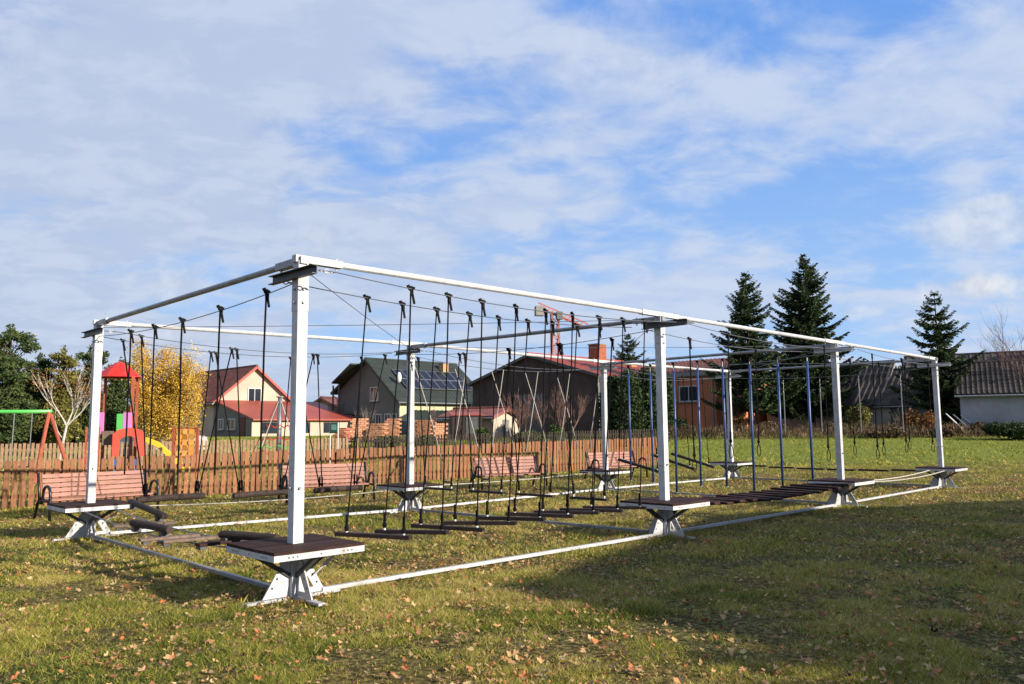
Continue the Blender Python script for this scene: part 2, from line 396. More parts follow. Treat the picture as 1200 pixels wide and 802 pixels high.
def grass():
    V_, F_, T_ = [], [], []; base = 0
    for n, d0, d1, h0, w0 in ((520000, 3.6, 8.5, .034, .0042), (300000, 8, 16, .042, .0085), (190000, 15.5, 30, .05, .015), (100000, 29, 62, .07, .045)):
        x, y = frustum_points(n, d0, d1, 1.6)
        dens = vnoise(x, y, .35, 1) * .5 + vnoise(x, y, 1.3, 2) * .5
        bare0 = vnoise(x, y, .45, 41) * .6 + vnoise(x, y, .16, 42) * .4
        keep = rng.random(n) < np.clip(.10 + 2.6 * (bare0 - .32), .08, 1) * (.45 + .8 * dens)
        x, y, dens = x[keep], y[keep], dens[keep]; m = len(x)
        z = gz_np(y) - .012
        bare_ = vnoise(x, y, .45, 41) * .6 + vnoise(x, y, .16, 42) * .4
        h = h0 * (.55 + .9 * np.clip((bare_ - .3) * 2.2, 0, 1)) * (.45 + rng.random(m) * .9) * (.6 + .8 * vnoise(x, y, .22, 3)); w = w0 * (.6 + .8 * rng.random(m))
        a = rng.random(m) * 2 * PI; lean = .3 + rng.random(m) * 1.5; la = rng.random(m) * 2 * PI
        dx, dy = np.cos(a) * w / 2, np.sin(a) * w / 2
        p0 = np.stack([x - dx, y - dy, z], 1); p1 = np.stack([x + dx, y + dy, z], 1)
        p2 = np.stack([x + np.cos(la) * lean * h, y + np.sin(la) * lean * h, z + h], 1)
        V_.append(np.stack([p0, p1, p2], 1).reshape(-1, 3)); F_.append(base + np.arange(3 * m).reshape(-1, 3)); base += 3 * m
        pt = vnoise(x, y, .9, 4) * .55 + vnoise(x, y, .25, 6) * .3
        t = np.clip(.02 + pt * .98 + rng.normal(size=m) * .24, 0, .98)
        far = np.clip((y + 8 * (vnoise(x, y, 3, 8) - .5) - 28) / 6, 0, 1)
        t = t * (1 - far) + far * np.clip(.12 + pt * .50 + rng.normal(size=m) * .12, 0, 1)
        T_.append(t)
    for k_, (cx_, cy_) in enumerate([*POSTXY] + [(-9.8 + .713 * q * .22, 15.12 + .701 * q * .22) for q in range(95)]):
        m = 150 if k_ < 8 else 45; a = rng.random(m) * 2 * PI; rd = (.10 + .34 * rng.random(m)) if k_ < 8 else .16 * rng.random(m)
        x, y = cx_ + rd * np.cos(a), cy_ + rd * np.sin(a); h = .03 + .045 * rng.random(m); w = .006 + .003 * cy_ / 8; z = gz_np(y) - .01
        a = rng.random(m) * 2 * PI; la = rng.random(m) * 2 * PI; ln_ = rng.random(m) * .8
        V_.append(np.stack([np.stack([x - np.cos(a) * w, y - np.sin(a) * w, z], 1), np.stack([x + np.cos(a) * w, y + np.sin(a) * w, z], 1), np.stack([x + np.cos(la) * ln_ * h, y + np.sin(la) * ln_ * h, z + h], 1)], 1).reshape(-1, 3))
        F_.append(base + np.arange(3 * m).reshape(-1, 3)); base += 3 * m; T_.append(np.clip(rng.normal(.42, .22, m), 0, 1))
    gm = leafmat('grass_blade', [(0, (.045, .08, .012)), (.22, (.15, .19, .024)), (.45, (.34, .31, .045)), (.65, (.52, .43, .10)), (.88, (.58, .45, .22)), (1, (.20, .12, .06))], .6, .3)
    me = np_mesh('grass', np.concatenate(V_), np.concatenate(F_), gm, np.concatenate(T_))
    o = link('grass', me); o['kind'] = 'stuff'; o['category'] = 'grass'; o['label'] = 'short patchy olive green autumn grass across the whole lawn'
grass()

LEAFC = [(.32, .16, .065), (.48, .31, .14), (.20, .095, .045), (.44, .15, .055), (.50, .38, .18), (.12, .065, .04), (.36, .23, .12)]
leafm = [mat('dry_leaf_%s' % n, c, .7, 0, .22, 20, .3, 60) for n, c in zip(('brown', 'tan', 'russet', 'orange', 'straw', 'umber', 'dusty'), LEAFC)]
def leaf_shape(r, curl, lobes=5):
    pts = []; asp = random.uniform(.55, .95)
    n = lobes * 4
    for i in range(n):
        t = 2 * PI * i / n
        rad = r * (1 if i % 4 == 2 else (.82 if i % 2 else .55)) * random.uniform(.7, 1.15) * (1 - .35 * (1 - math.cos(t)) / 2)
        pts.append((rad * math.cos(t), rad * asp * math.sin(t), curl * (rad / r) ** 2 * r * random.uniform(.2, 1.2)))
    return [(0, 0, 0)] + pts, [(0, 1 + i, 1 + (i + 1) % n) for i in range(n)]
def leaves():
    global rng
    meshes = []
    for i in range(21):
        v, f = leaf_shape(random.uniform(.028, .052), random.uniform(.1, 1.1), random.choice((3, 5, 5)))
        meshes.append(MB().add(v, f).mesh('fallen_leaf', leafm[i % 7]))
    n = 0; used = 0
    pts = []
    while len(pts) < 290:
        x, d = frustum_points(1, 4.2, 7.2, 1.6, 1.0); x, d = float(x[0]), float(d[0])
        if rng.random() < .25 + 1.0 * float(vnoise(np.array([x]), np.array([d]), .6, 21)[0]) ** 1.5: pts.append((x, d))
    for x, y in pts:
        o = link('fallen_leaf', random.choice(meshes), lawn, (x, y, random.uniform(.006, .03)), (random.uniform(-.6, .6), random.uniform(-.6, .6), random.uniform(0, 6.28)))
        s = random.choice((.5, .6, .7, .8, .9, 1.25)); o.scale = (s, s * random.uniform(.8, 1), s)
    # the rest of the litter, one object per tone kept together as one mesh with tints
    protos = []
    for i in range(10):
        v, f = leaf_shape(.05, random.uniform(.1, .8), random.choice((3, 5))); protos.append((np.array(v), np.array(f)))
    V_, F_, T_ = [], [], []; base = 0
    x, y = frustum_points(150000, 4.2, 24, 1.1)
    dens = (vnoise(x, y, .6, 21) * .6 + vnoise(x, y, 1.9, 24) * .5) ** 2.2 * 1.0 + .05 + .5 * np.exp(-((x - 2.1) ** 2 + (y - 10.3) ** 2) / .5)
    k = rng.random(len(x)) < dens * np.clip((15 / y) ** .8, .25, 1); x, y = x[k], y[k]
    for a, b in zip(x, y):
        v, f = protos[rng.integers(10)]; s = rng.choice([.16, .2, .26, .34, .45, .7]) * rng.uniform(.8, 1.2) * (1 + max(0, b - 10) * .02)
        m = np.array(Euler((rng.uniform(-.7, .7), rng.uniform(-.7, .7), rng.uniform(0, 6.28))).to_matrix())
        V_.append((v * s) @ m.T + np.array([a, b, rng.uniform(.004, .03)])); F_.append(f + base); base += len(v)
        T_.append(np.full(len(f), rng.random()))
    st = [(i / 6.5 + .01, c) for i, c in enumerate(LEAFC)]
    lm = leafmat('leaf_litter', st, .75, .1)
    o = link('leaf_litter', np_mesh('leaf_litter', np.concatenate(V_), np.concatenate(F_), lm, np.concatenate(T_)))
    props(o, 'brown and orange fallen leaves scattered over the grass', 'leaf litter', kind='stuff')
leaves()

# ------------------------------------------------------------ rope course frame
POST = {(0, 0): (-1.914, 7.176), (0, 1): (-5.878, 11.314), (1, 0): (2.036, 10.972), (1, 1): (-1.843, 14.517),
        (2, 0): (5.988, 14.845), (2, 1): (2.154, 18.894), (3, 0): (9.947, 18.852), (3, 1): (6.074, 22.548)}
TH = .7769
E1 = Vector((math.cos(TH), math.sin(TH), 0)); N1 = Vector((-math.sin(TH), math.cos(TH), 0))
P0 = Vector((*POST[0, 0], 0))
def loc(w):      # world -> frame local
    d = Vector(w) - P0; return Vector((d.dot(E1), d.dot(N1), d.z))
def PW(i, j): return Vector((*POST[i, j], 0))
def lerp(a, b, t): return a + (b - a) * t
frame = empty('rope_course_frame', P0, TH, 'large white steel rope course frame with eight posts and brown platforms standing on the lawn', 'climbing frame')
L = {k: loc(PW(*k)) for k in POST}
Hh = 3.0
post_me = MB().box((0, 0, 1.5), (.10, .10, 2.96)).mesh('post', white)
sleeve_me = MB().box((0, 0, 2.70), (.108, .108, .36)).mesh('post_sleeve', white)
bolt_b = MB()
for z in (2.60, 2.72, .95): bolt_b.tube([(.0, -.072, z), (0, -.048, z)], .012, 8); bolt_b.tube([(-.072, 0, z), (-.048, 0, z)], .012, 8)
bolt_me = bolt_b.mesh('bolt', zinc)
foot_b = MB()
for a in (0, PI / 2): foot_b.box((0, 0, .012 + (.002 if a else 0)), (.90, .06, .022), (0, 0, a))
foot_me = foot_b.mesh('base_foot', white)
def gusset():
    b = MB(); t = .012
    outer = [(.05, .40), (.075, .40), (.30, .03), (.05, .03)]
    hole = [(.085, .21), (.17, .075), (.085, .075)]
    # plate with a triangular opening, built as three struts plus a foot
    b.prism([(.05, -t / 2, .40), (.085, -t / 2, .40), (.085, -t / 2, .03), (.05, -t / 2, .03)], (0, t, 0))
    b.prism([(.085, -t / 2, .40), (.30, -t / 2, .03), (.215, -t / 2, .03), (.085, -t / 2, .235)], (0, t, 0))
    b.prism([(.085, -t / 2, .075), (.19, -t / 2, .075), (.215, -t / 2, .03), (.085, -t / 2, .03)], (0, t, 0))
    return b
gus_me = gusset().mesh('gusset', white)
solid_b = MB().prism([(.05, -.006, .40), (.075, -.006, .40), (.30, -.006, .03), (.05, -.006, .03)], (0, .012, 0))
gus2_me = solid_b.mesh('gusset', white)
hole_b = MB()
for k in range(3):
    for s in (-1, 1): hole_b.tube([(.125 + k * .045, s * .0055, .262 - k * .074), (.125 + k * .045, s * .0085, .262 - k * .074)], .0095, 8)
hole_me = hole_b.mesh('bolt_hole', blackiron)
Z0, ZT = .40, .475
dk = .43
brace_b = MB().beam((.05, 0, .20), (dk - .03, 0, Z0 + .02), .05, .035)
brace_me = brace_b.mesh('platform_brace', darksteel)
edge_b = MB()
for s in (-1, 1):
    edge_b.box((0, s * (dk - .003), Z0 + .025), (2 * dk, .006, .05)); edge_b.box((s * (dk - .003), 0, Z0 + .025), (.006, 2 * dk - .014, .05))
    edge_b.box((0, s * .12, Z0 + .018), (2 * dk - .03, .04, .03))
edge_me = edge_b.mesh('edge_frame', white)
bh_b = MB()
for x in (-.30, -.26, -.22, 0, .22, .26, .30):
    bh_b.tube([(x, -dk - .0015, Z0 + .026), (x, -dk + .003, Z0 + .026)], .007, 8); bh_b.tube([(-dk - .0015, x, Z0 + .026), (-dk + .003, x, Z0 + .026)], .007, 8)
bh_me = bh_b.mesh('bolt_hole', blackiron)
board_me = MB().box((0, 0, 0), (2 * dk - .004, .1135, .026)).mesh('deck_board', deckm)
rod_b = MB().tube([(.17, -.03, .18), (.40, -.12, Z0)], .007, 6); rod_b.tube([(.25, -.0613, .2565), (.33, -.0926, .333)], .015, 6)
rod_me = rod_b.mesh('turnbuckle', white)
PLABEL = {(0, 0): 'nearest', (1, 0): 'second front', (2, 0): 'third front', (3, 0): 'far right'}
for (i, j), p in L.items():
    po = link('post', post_me, frame, p)
    link('post_sleeve', sleeve_me, po); link('bolts', bolt_me, po)['kind'] = 'stuff'
    link('base_foot', foot_me, po)
    for k in range(4):
        link('gusset', gus2_me if k in (1, 2) else gus_me, po, rot=(0, 0, k * PI / 2))
        if k in (0, 2, 3): link('bolt_holes', hole_me, po, rot=(0, 0, k * PI / 2))['kind'] = 'stuff'
    pl = link('platform', edge_me, frame, p)
    link('bolt_holes', bh_me, pl)['kind'] = 'stuff'
    for k in range(7):
        bo = link('deck_board', board_me, pl, (random.uniform(-.002, .002), -dk + .0615 + k * .1229, ZT - .012 + random.uniform(-.0015, .0015)))
        if k == 0: bevel_src = bo
    for k in range(4): link('platform_brace', brace_me, pl, rot=(0, 0, k * PI / 2))
    link('turnbuckle', rod_me, pl, rot=(0, 0, 0))
    # U-channel cross arm carrying the cable pair
    a = MB(); yy = .39 if i == 0 else .36
    a.box((-.065, 0, 2.845), (.008, 2 * yy, .065)); a.box((-.087, 0, 2.8815), (.052, 2 * yy, .008)); a.box((-.087, 0, 2.8085), (.052, 2 * yy, .008))
    arm = a.build('cross_arm', darksteel if i < 2 else white, frame, p + (Vector((0, -.13, 0)) if (i, j) == (1, 0) else Vector((0, 0, 0))))
    s_b = MB()
    for s in (-1, 1):
        for q in range(3):
            ring = [(.03 + q * .05 - .03 + .028 * math.cos(t), s * (yy - .03) + (.018 * math.sin(t) if q % 2 == 0 else 0), 2.845 + (.018 * math.sin(t) if q % 2 else 0)) for t in [k * PI / 4 for k in range(9)]]
            s_b.tube(ring, .006, 5, False)
    s_b.build('shackles', zinc, arm)['kind'] = 'stuff'
bars = []
def tubebar(a, b, z, r, name, m, sl=.42, slr=.037):
    a = L[a].copy(); b = L[b].copy(); a.z = b.z = z; d = (b - a).normalized()
    o = MB().tube([a, b], r, 10).build(name, m, frame, smooth=False)
    for sb, q in ((MB().beam(a - d * .07, a + d * sl, slr * 2, slr * 1.75), a + d * (sl - .05)), (MB().beam(b - d * sl, b + d * .07, slr * 2 - .002, slr * 1.75 - .002), b - d * (sl - .05))):
        sb.build('beam_sleeve', m, o); MB().tube([q + Vector((0, 0, -.06)), q + Vector((0, 0, .055))], .008, 6).build('bolt', m, o)
    return o
for j in (0, 1):
    for i in range(3): tubebar((i, j), (i + 1, j), 3.0, .031, 'roof_beam', white)
for i in range(4): tubebar((i, 0), (i, 1), 2.985 if i in (0, 3) else 2.94, .030, 'cross_beam', zinc)
for j in (0, 1):
    for i in range(3):
        a, b = L[i, j].copy(), L[i + 1, j].copy(); a.z = b.z = .040; d = (b - a).normalized()
        MB().beam(a + d * .27, b - d * .27, .042, .036).build('ground_rail', white, frame)
for i in range(4):
    a, b = L[i, 0].copy(), L[i, 1].copy(); a.z = b.z = .040; d = (b - a).normalized()
    MB().beam(a + d * .27, b - d * .27, .042, .036).build('ground_rail', zinc, frame)
def sag(a, b, s, n=14):
    return [lerp(a, b, k / n) - Vector((0, 0, 4 * s * (k / n) * (1 - k / n))) for k in range(n + 1)]
ZC = 2.845; SG = .10
for j in (0, 1):
    for i in range(3):
        for s in (-1, 1):
            a, b = L[i, j] + Vector((.13, s * .37, ZC)), L[i + 1, j] + Vector((-.14, s * .37, ZC))
            MB().tube(sag(a, b, SG if j == 0 else .17), .0055, 5).build('steel_cable', cablem, frame)
for i in range(4):
    a, b = L[i, 0] + Vector((0, .06, 2.80)), L[i, 1] + Vector((0, -.06, 2.80))
    MB().tube(sag(a, b, .10), .0055, 5).build('steel_cable', cablem, frame)
for i in range(3):
    for p, q in (((i, 0), (i + 1, 1)), ((i, 1), (i + 1, 0))):
        a, b = L[p] + Vector((0, 0, 2.93)), L[q] + Vector((0, 0, 2.93 if p[1] else 2.90))
        MB().tube(sag(a, b, .02, 4), .0045, 5).build('bracing_cable', cablem, frame)
# platform-level cable that carries the swinging logs (back row, first bay)
a, b = L[0, 1] + Vector((dk, -.05, .40)), L[1, 1] + Vector((-dk, -.05, .40))
MB().tube(sag(a, b, .05), .007, 5).build('low_cable', whiterope, frame)
a, b = L[1, 1] + Vector((dk, .1, .42)), L[2, 1] + Vector((-dk, .1, .42))
MB().tube(sag(a, b, .03), .009, 5).build('low_cable', whiterope, frame)

# ---- hanging elements, all things of their own
def Wp(i, j, e, n, z):        # world point, measured from post (i,j) along the frame axes
    return PW(i, j) + E1 * e + N1 * n + Vector((0, 0, z))
def rope_local(root_world, a, b, r=.009, n=6, wig=0.0):
    a, b = Vector(a) - root_world, Vector(b) - root_world
    pts = [lerp(a, b, t / 6) + (Vector((random.uniform(-wig, wig), random.uniform(-wig, wig), 0)) if 0 < t < 6 else Vector((0, 0, 0))) for t in range(7)]
    return MB().tube(pts, r, n)
def clamp_mesh():
    b = MB(); b.tube([(0, -.016, .012), (0, .016, .012)], .030, 9); b.box((.012, 0, -.035), (.032, .035, .075)); b.box((-.03, 0, .035), (.03, .035, .035), (0, -.4, 0)); b.box((.035, 0, .02), (.03, .03, .02), (0, .4, 0))
    b.beam((.015, 0, -.03), (.045, .0, -.17), .012, .028); return b.mesh('cable_clamp', clampm)
CL = clamp_mesh()
knot_b = MB().sphere((0, 0, 0), .024, 7, 5, (1, 1, 1.5)); knot_b.tube([(0, 0, 0), (0, 0, .13)], .015, 6); KN = knot_b.mesh('rope_knot', blackrope)
WB = MB().tube([(0, 0, -.022), (0, 0, .03)], .013, 7).mesh('white_ferrule', frame_w)
def hang(root, rw, top, bot, m=blackrope, r=.009, knot=True, ferr=True, wig=.0):
    ro = rope_local(rw, top, bot, r, 6, wig).build('rope', m, root)
    mini(link('cable_clamp', CL, ro, Vector(top) - rw, (0, 0, TH + random.uniform(-.4, .4))))
    if knot: link('rope_knot', KN, ro, Vector(bot) - rw + Vector((0, 0, .05)))
    if ferr: link('white_ferrule', WB, ro, Vector(bot) - rw + Vector((0, 0, .0)))
ORD = ['first', 'second', 'third', 'fourth', 'fifth', 'sixth', 'seventh', 'eighth', 'ninth', 'tenth', 'eleventh', 'twelfth', 'thirteenth', 'fourteenth']
def cz(e, span, s): t = e / span; return ZC - 4 * s * t * (1 - t)
for k in range(9):
    e = .96 + .47 * k
    c = Wp(0, 0, e, 0, .44 - .01 * math.sin(k))
    lab = '%s dark swinging step bar counted from the nearest platform, hung on two black ropes' % ORD[k]
    if k == 8: lab = 'last dark swinging step bar, closest to the second front post, hung on two black ropes'
    t = empty('swing_step', (c.x, c.y, c.z - .02), TH, lab, 'swing step', 'swinging step bars of the nearest front bay')
    inv = Matrix.Rotation(-TH, 3, 'Z'); base = Vector((c.x, c.y, c.z - .02))
    dy = random.uniform(-.05, .05); dz = random.uniform(-.012, .012); b = MB()
    b.beam((-.20 + dy * .4, .55, .01 + dz), (.15 - dy * .4, -.20, .01 - dz), .075, .038, (0, 0, 1)); bb = b.build('step_bar', stepm, t)
    for s in (-1, 1):
        top = Wp(0, 0, e + random.uniform(-.015, .015), s * .37, cz(e, 5.5, SG)); bot = Wp(0, 0, e + (-.16 if s > 0 else .12) + random.uniform(-.015, .015), .44 if s > 0 else -.13, c.z + .02)
        tl, bl = inv @ (top - base), inv @ (bot - base)
        ro = MB().tube([tl, lerp(tl, bl, .5) + Vector((.006, 0, 0)), bl], .0076, 6).build('rope', blackrope, t)
        mini(link('cable_clamp', CL, ro, tl, (0, 0, random.uniform(-.4, .4)))); link('rope_knot', KN, ro, bl + Vector((0, 0, .03))); link('white_ferrule', WB, ro, bl)

# front bay two: plank bridge and hand ropes
br = empty('plank_bridge', Wp(1, 0, dk, 0, .40), TH, 'dark brown plank bridge between the second and third front posts', 'plank bridge')
span = 5.5 - 2 * dk
for s in (-1, 1):
    MB().tube(sag(Vector((0, s * .30, 0)), Vector((span, s * .30, 0)), .06), .010, 6).build('bridge_cable', blackrope, br)
for k in range(13):
    x = .18 + k * (span - .36) / 12; z = -4 * .06 * (x / span) * (1 - x / span) + .028
    pb = MB().box((0, 0, 0), (.15, .86, .035)).build('plank', deckm, br, (x, random.uniform(-.02, .02), z), (random.uniform(-.04, .04), random.uniform(-.03, .03), random.uniform(-.02, .02)))
    bevel(pb)
def handrope(i, j, e, n, zt, zb, lab, grp, m=blackrope, r=.0105, loopend=True, strap=None):
    top, bot = Wp(i, j, e, n, zt), Wp(i, j, e + random.uniform(-.03, .03), n, zb)
    t = empty('hanging_hand_rope', (bot.x, bot.y, bot.z), 0, lab, 'hand rope', grp)
    hang(t, bot, top, bot, m, r, loopend, False, .004)
    if loopend:
        MB().tube([(.0 + .03 * math.sin(a), 0, -.10 + .1 * math.cos(a)) for a in [q * PI / 4 for q in range(9)]], .007, 5, False).build('loop', m, t)
    if strap: MB().box((0, 0, zt - zb - .14), (.028, .012, .16)).build('strap', strap, t)
    return t
g2 = 'hand ropes above the plank bridge'
handrope(1, 0, .62, .37, 2.80, 1.35, 'black hand rope with a red strap just right of the second front post', g2, strap=redstrap)
handrope(1, 0, 1.15, -.37, 2.78, 1.20, 'nearer of the two black hand ropes hanging close together over the plank bridge', g2)
handrope(1, 0, 1.30, .37, 2.77, .98, 'farther of the two black hand ropes hanging close together over the plank bridge', g2)
handrope(1, 0, 3.3, .37, 2.76, 1.15, 'black hand rope hanging over the middle of the plank bridge', g2)
handrope(1, 0, 4.3, -.37, 2.78, 1.05, 'black hand rope hanging over the plank bridge next to the third front post', g2)

# front bay three: two white foot ropes
tr = empty('rope_traverse', Wp(2, 0, dk, 0, .42), TH, 'two pale foot ropes stretched between the third and the far right platform', 'rope traverse')
for s in (-1, 1):
    MB().tube(sag(Vector((0, s * .16, 0)), Vector((span, s * .16, 0)), .07), .010, 7).build('foot_rope', whiterope, tr)
for k in range(6):
    handrope(2, 0, .8 + k * .75, .37 if k % 2 else -.37, 2.76, 1.02 + .04 * (k % 3), '%s black looped hand rope counted from the third front post, above the pale foot ropes' % ORD[k], 'hand ropes above the pale foot ropes', r=.010)

# cross bay three: blue poles
zb = [.26, .24, .11, .24, .22, .06, .24, .27]
for k in range(8):
    n = .53 + .605 * k
    p = Wp(2, 0, 0, n, zb[k])
    t = empty('hanging_pole', p, TH, '%s blue climbing pole counted from the third front post, hanging under the cross beam' % ORD[k], 'hanging pole', 'blue poles hanging in a row under the cross beam')
    zt = 2.80 - p.z
    MB().tube([(0, 0, 0), (.012 * (k % 3 - 1), 0, zt - .12)], .024, 10).build('pole', bluem, t, smooth=True)
    ro = MB().tube([(.012 * (k % 3 - 1), 0, zt - .13), (0, 0, zt - .0)], .009, 6).build('hanger', zinc, t)
    mini(link('cable_clamp', CL, ro, (0, 0, zt + .01)))
    MB().tube([(0, 0, .20), (.05, 0, .20)], .014, 6).build('peg', zinc, t)
    MB().tube([(0, 0, -.012), (0, 0, .012)], .029, 10).build('end_cap', zinc, t)

# far cross bay: plank segments with grey rods above
for k in range(6):
    n = .75 + k * .80
    c = Wp(3, 0, 0, n, .40 - .06 * math.sin(PI * n / 5.5))
    t = empty('swing_plank', c, TH + PI / 2, '%s thin dark plank of the far cross bay counted from the far right post' % ORD[k], 'swing plank', 'thin planks of the far cross bay')
    MB().box((0, 0, 0), (.70, .12, .04)).build('plank', deckm, t)
    for s in (-.38, .38): MB().tube([(s, 0, -.01), (s * .88, 0, 0)], .012, 6).build('link', zinc, t)
for k in range(5):
    n = .75 + k * 1.0
    p = Wp(3, 0, -.1, n, 1.28)
    t = empty('hanging_rod', p, TH, '%s thin grey hanging rod of the far cross bay counted from the far right post' % ORD[k], 'hanging rod', 'grey rods hanging in the far cross bay')
    MB().tube([(0, 0, 0), (0, 0, 1.05)], .012, 6).build('rod', zinc, t); ro = MB().tube([(0, 0, 1.05), (0, 0, 1.45)], .006, 5).build('hanger', cablem, t)
    mini(link('cable_clamp', CL, ro, (0, 0, 1.46)))

# near cross bay (left): logs, planks and hand ropes
def logthing(a, b, r, lab, grp, m=logm, feet=True, name='hanging_log', cat='log'):
    a, b = Vector(a), Vector(b); c = (a + b) / 2; t = empty(name, (c.x, c.y, c.z - r), 0, lab, cat, grp); o = Vector((c.x, c.y, c.z - r))
    d = (b - a)
    lg = MB().tube([a - o, lerp(a, b, .02) - o, lerp(a, b, .5) - o + Vector((0, 0, .004)), lerp(a, b, .98) - o, b - o], [r * .93, r, r * 1.02, r, r * .93], 12).build('log', m, t)
    if feet:
        for s in (.12, .86):
            p = lerp(a, b, s) - o; fb = MB().box(p - Vector((0, 0, r + .015)), (.08, .08, .06), (0, 0, TH)); fb.tube([p - Vector((0, 0, r * .9)), p + Vector((0, 0, r + .02))], .012, 6); fb.build('bracket', darksteel, t)
    return t, o
gl = 'dark logs and planks in the left cross bay'
logthing(Wp(0, 0, .30, 4.85, .53), Wp(0, 0, .06, 3.05, .48), .038, 'dark log leading off the far left platform towards the nearest post', gl)
logthing(Wp(0, 0, -.30, 3.05, .44), Wp(0, 0, -.24, 2.15, .43), .041, 'second dark log from the far left platform, lying lower over a pale plank', gl)
logthing(Wp(0, 0, -.14, 1.16, .46), Wp(0, 0, .10, .50, .455), .040, 'short dark log beside the nearest post at the platform edge', gl)
def plankthing(c, half, ang, lab, m=plankm, grp='flat planks in the left cross bay'):
    c = Vector(c); t = empty('swing_plank', c, ang, lab, 'plank', grp)
    bevel(MB().box((0, 0, 0), (2 * half, .12, .028)).build('plank', m, t)); MB().box((half * .8, 0, -.03), (.06, .10, .03)).build('bracket', darksteel, t); MB().box((-half * .8, 0, -.03), (.06, .10, .03)).build('bracket', darksteel, t)
plankthing(Wp(0, 0, .0, 3.5, .36), .34, TH - .25, 'pale plank lying crosswise beside the far left platform under the logs')
plankthing(Wp(0, 0, -.12, 1.78, .36), .36, TH - .15, 'long pale plank in the middle of the left cross bay')
plankthing(Wp(0, 0, -.20, 2.25, .34), .30, TH - .1, 'pale plank just below the lower dark log')
plankthing(Wp(0, 0, -.22, 1.05, .40), .20, TH, 'short dark red plank touching the nearest platform', deckm)
for s in (-.2, .2):
    t = empty('carrier_cable', Wp(0, 0, s, dk, .36), 0, ('right' if s > 0 else 'left') + ' carrier cable under the logs and planks of the left cross bay', 'cable', 'carrier cables of the left cross bay')
    o = Wp(0, 0, s, dk, .36); MBx = MB().tube([p - o for p in sag(Wp(0, 0, s, dk, .40), Wp(0, 1, s, -dk, .40), .09)], .008, 6).build('cable', cablem, t)
for k, (n, zb_) in enumerate(((.36, 1.05), (1.36, 1.0), (2.34, .97), (3.15, .95), (3.95, .92))):
    handrope(0, 0, -.0, n + .28, 2.80 - .10 * 4 * (n / 5.5) * (1 - n / 5.5), zb_, '%s black hand rope over the left cross bay counted from the nearest post' % ORD[k], 'hand ropes of the left cross bay', r=.010, loopend=False)

# back row bay one: swinging logs on A-shaped ropes
SB = .17
def czb(e): t = e / 5.5; return ZC - 4 * SB * t * (1 - t)
logs = [(.62, 1.62), (2.08, 3.02), (3.52, 4.46)]; zl = (.47, .44, .43)
topsE = [.42, 1.85, 3.27, 4.72]
for k, (e0, e1) in enumerate(logs):
    z = zl[k]
    t, o = logthing(Wp(0, 1, e0, 0, z), Wp(0, 1, e1, 0, z), .046, '%s brown log of the back row counted from the far left post' % ORD[k], 'logs swinging in the back row', feet=False)
    for e_b, e_t in ((e0 + .12, topsE[k] + .04), (e1 - .12, topsE[k + 1] - .04)):
        for s in (-1, 1):
            hang(t, o, Wp(0, 1, e_t, s * .37, czb(e_t)), Wp(0, 1, e_b, s * .04, z + .05), blackrope, .010, True, False)

# cross bay two: four light bars on A-shaped ropes
ends = [(4.95, 4.15), (3.75, 2.98), (2.72, 1.95), (1.62, .95)]
for k, (na, nb) in enumerate(ends):
    z = .43
    a, b = lerp(PW(1, 0), PW(1, 1), na / 5.3) , lerp(PW(1, 0), PW(1, 1), nb / 5.3)
    a.z = b.z = z; c = (a + b) / 2; t = empty('swing_bar', (c.x, c.y, z - .02), 0, '%s dark swinging bar counted from the second back post across the middle of the frame' % ORD[k], 'swing bar', 'swinging bars of the second cross bay'); o = Vector((c.x, c.y, z - .02))
    MB().beam(a - o, b - o, .07, .035).build('bar', stepm, t)
    for q, nn in ((a, na + .14), (b, nb - .14)):
        tp = lerp(PW(1, 0), PW(1, 1), nn / 5.3); tp.z = 2.70 + .0 * k; d = (b - a).normalized()
        qq = lerp(a, b, .08) if q is a else lerp(a, b, .92)
        hang(t, o, tp, qq + Vector((0, 0, .03)), blackrope, .010)

# back row bay two: white V ropes hanging as loops
for k in range(5):
    e0 = .45 + k * .98
    for n_, nm in ((0, 'rope_loop'),):
        a, b = Wp(1, 1, e0 - .12, .3, 2.62), Wp(1, 1, e0 + .62, -.3, 2.60); m_ = Wp(1, 1, e0 + .42, 0, .47); o = Vector((m_.x, m_.y, .42))
        t = empty('rope_loop', o, 0, '%s pale V-shaped rope loop counted from the second back post' % ORD[k], 'rope loop', 'pale V-shaped rope loops in the back row')
        MB().tube([a - o, lerp(a, m_, .5) - o + Vector((.03, 0, -.02)), m_ - o, lerp(m_, b, .5) - o + Vector((.02, 0, 0)), b - o], .0085, 6).build('rope', whiterope, t)
        MB().beam(m_ - o - N1 * .12, m_ - o + N1 * .12, .04, .035).build('stirrup', plankm, t)

# back row bay three: three tilted beams on ropes
for k, (e, zf, zn) in enumerate(((1.35, .66, .36), (2.75, .74, .38), (3.65, .74, .40))):
    a, b = Wp(2, 1, e - .15, .55, zf), Wp(2, 1, e + .15, -.55, zn); c = (a + b) / 2; o = Vector((c.x, c.y, zn))
    t = empty('tilted_beam', o, 0, '%s tilted dark swinging beam between the third and last back posts' % ORD[k], 'swing beam', 'tilted beams swinging in the back row')
    MB().beam(a - o, b - o, .12, .06).build('beam', logm, t)
    for q, s in ((lerp(a, b, .12), 1), (lerp(a, b, .88), -1)): hang(t, o, Wp(2, 1, e, s * .37, 2.72), q + Vector((0, 0, .03)), blackrope, .009)

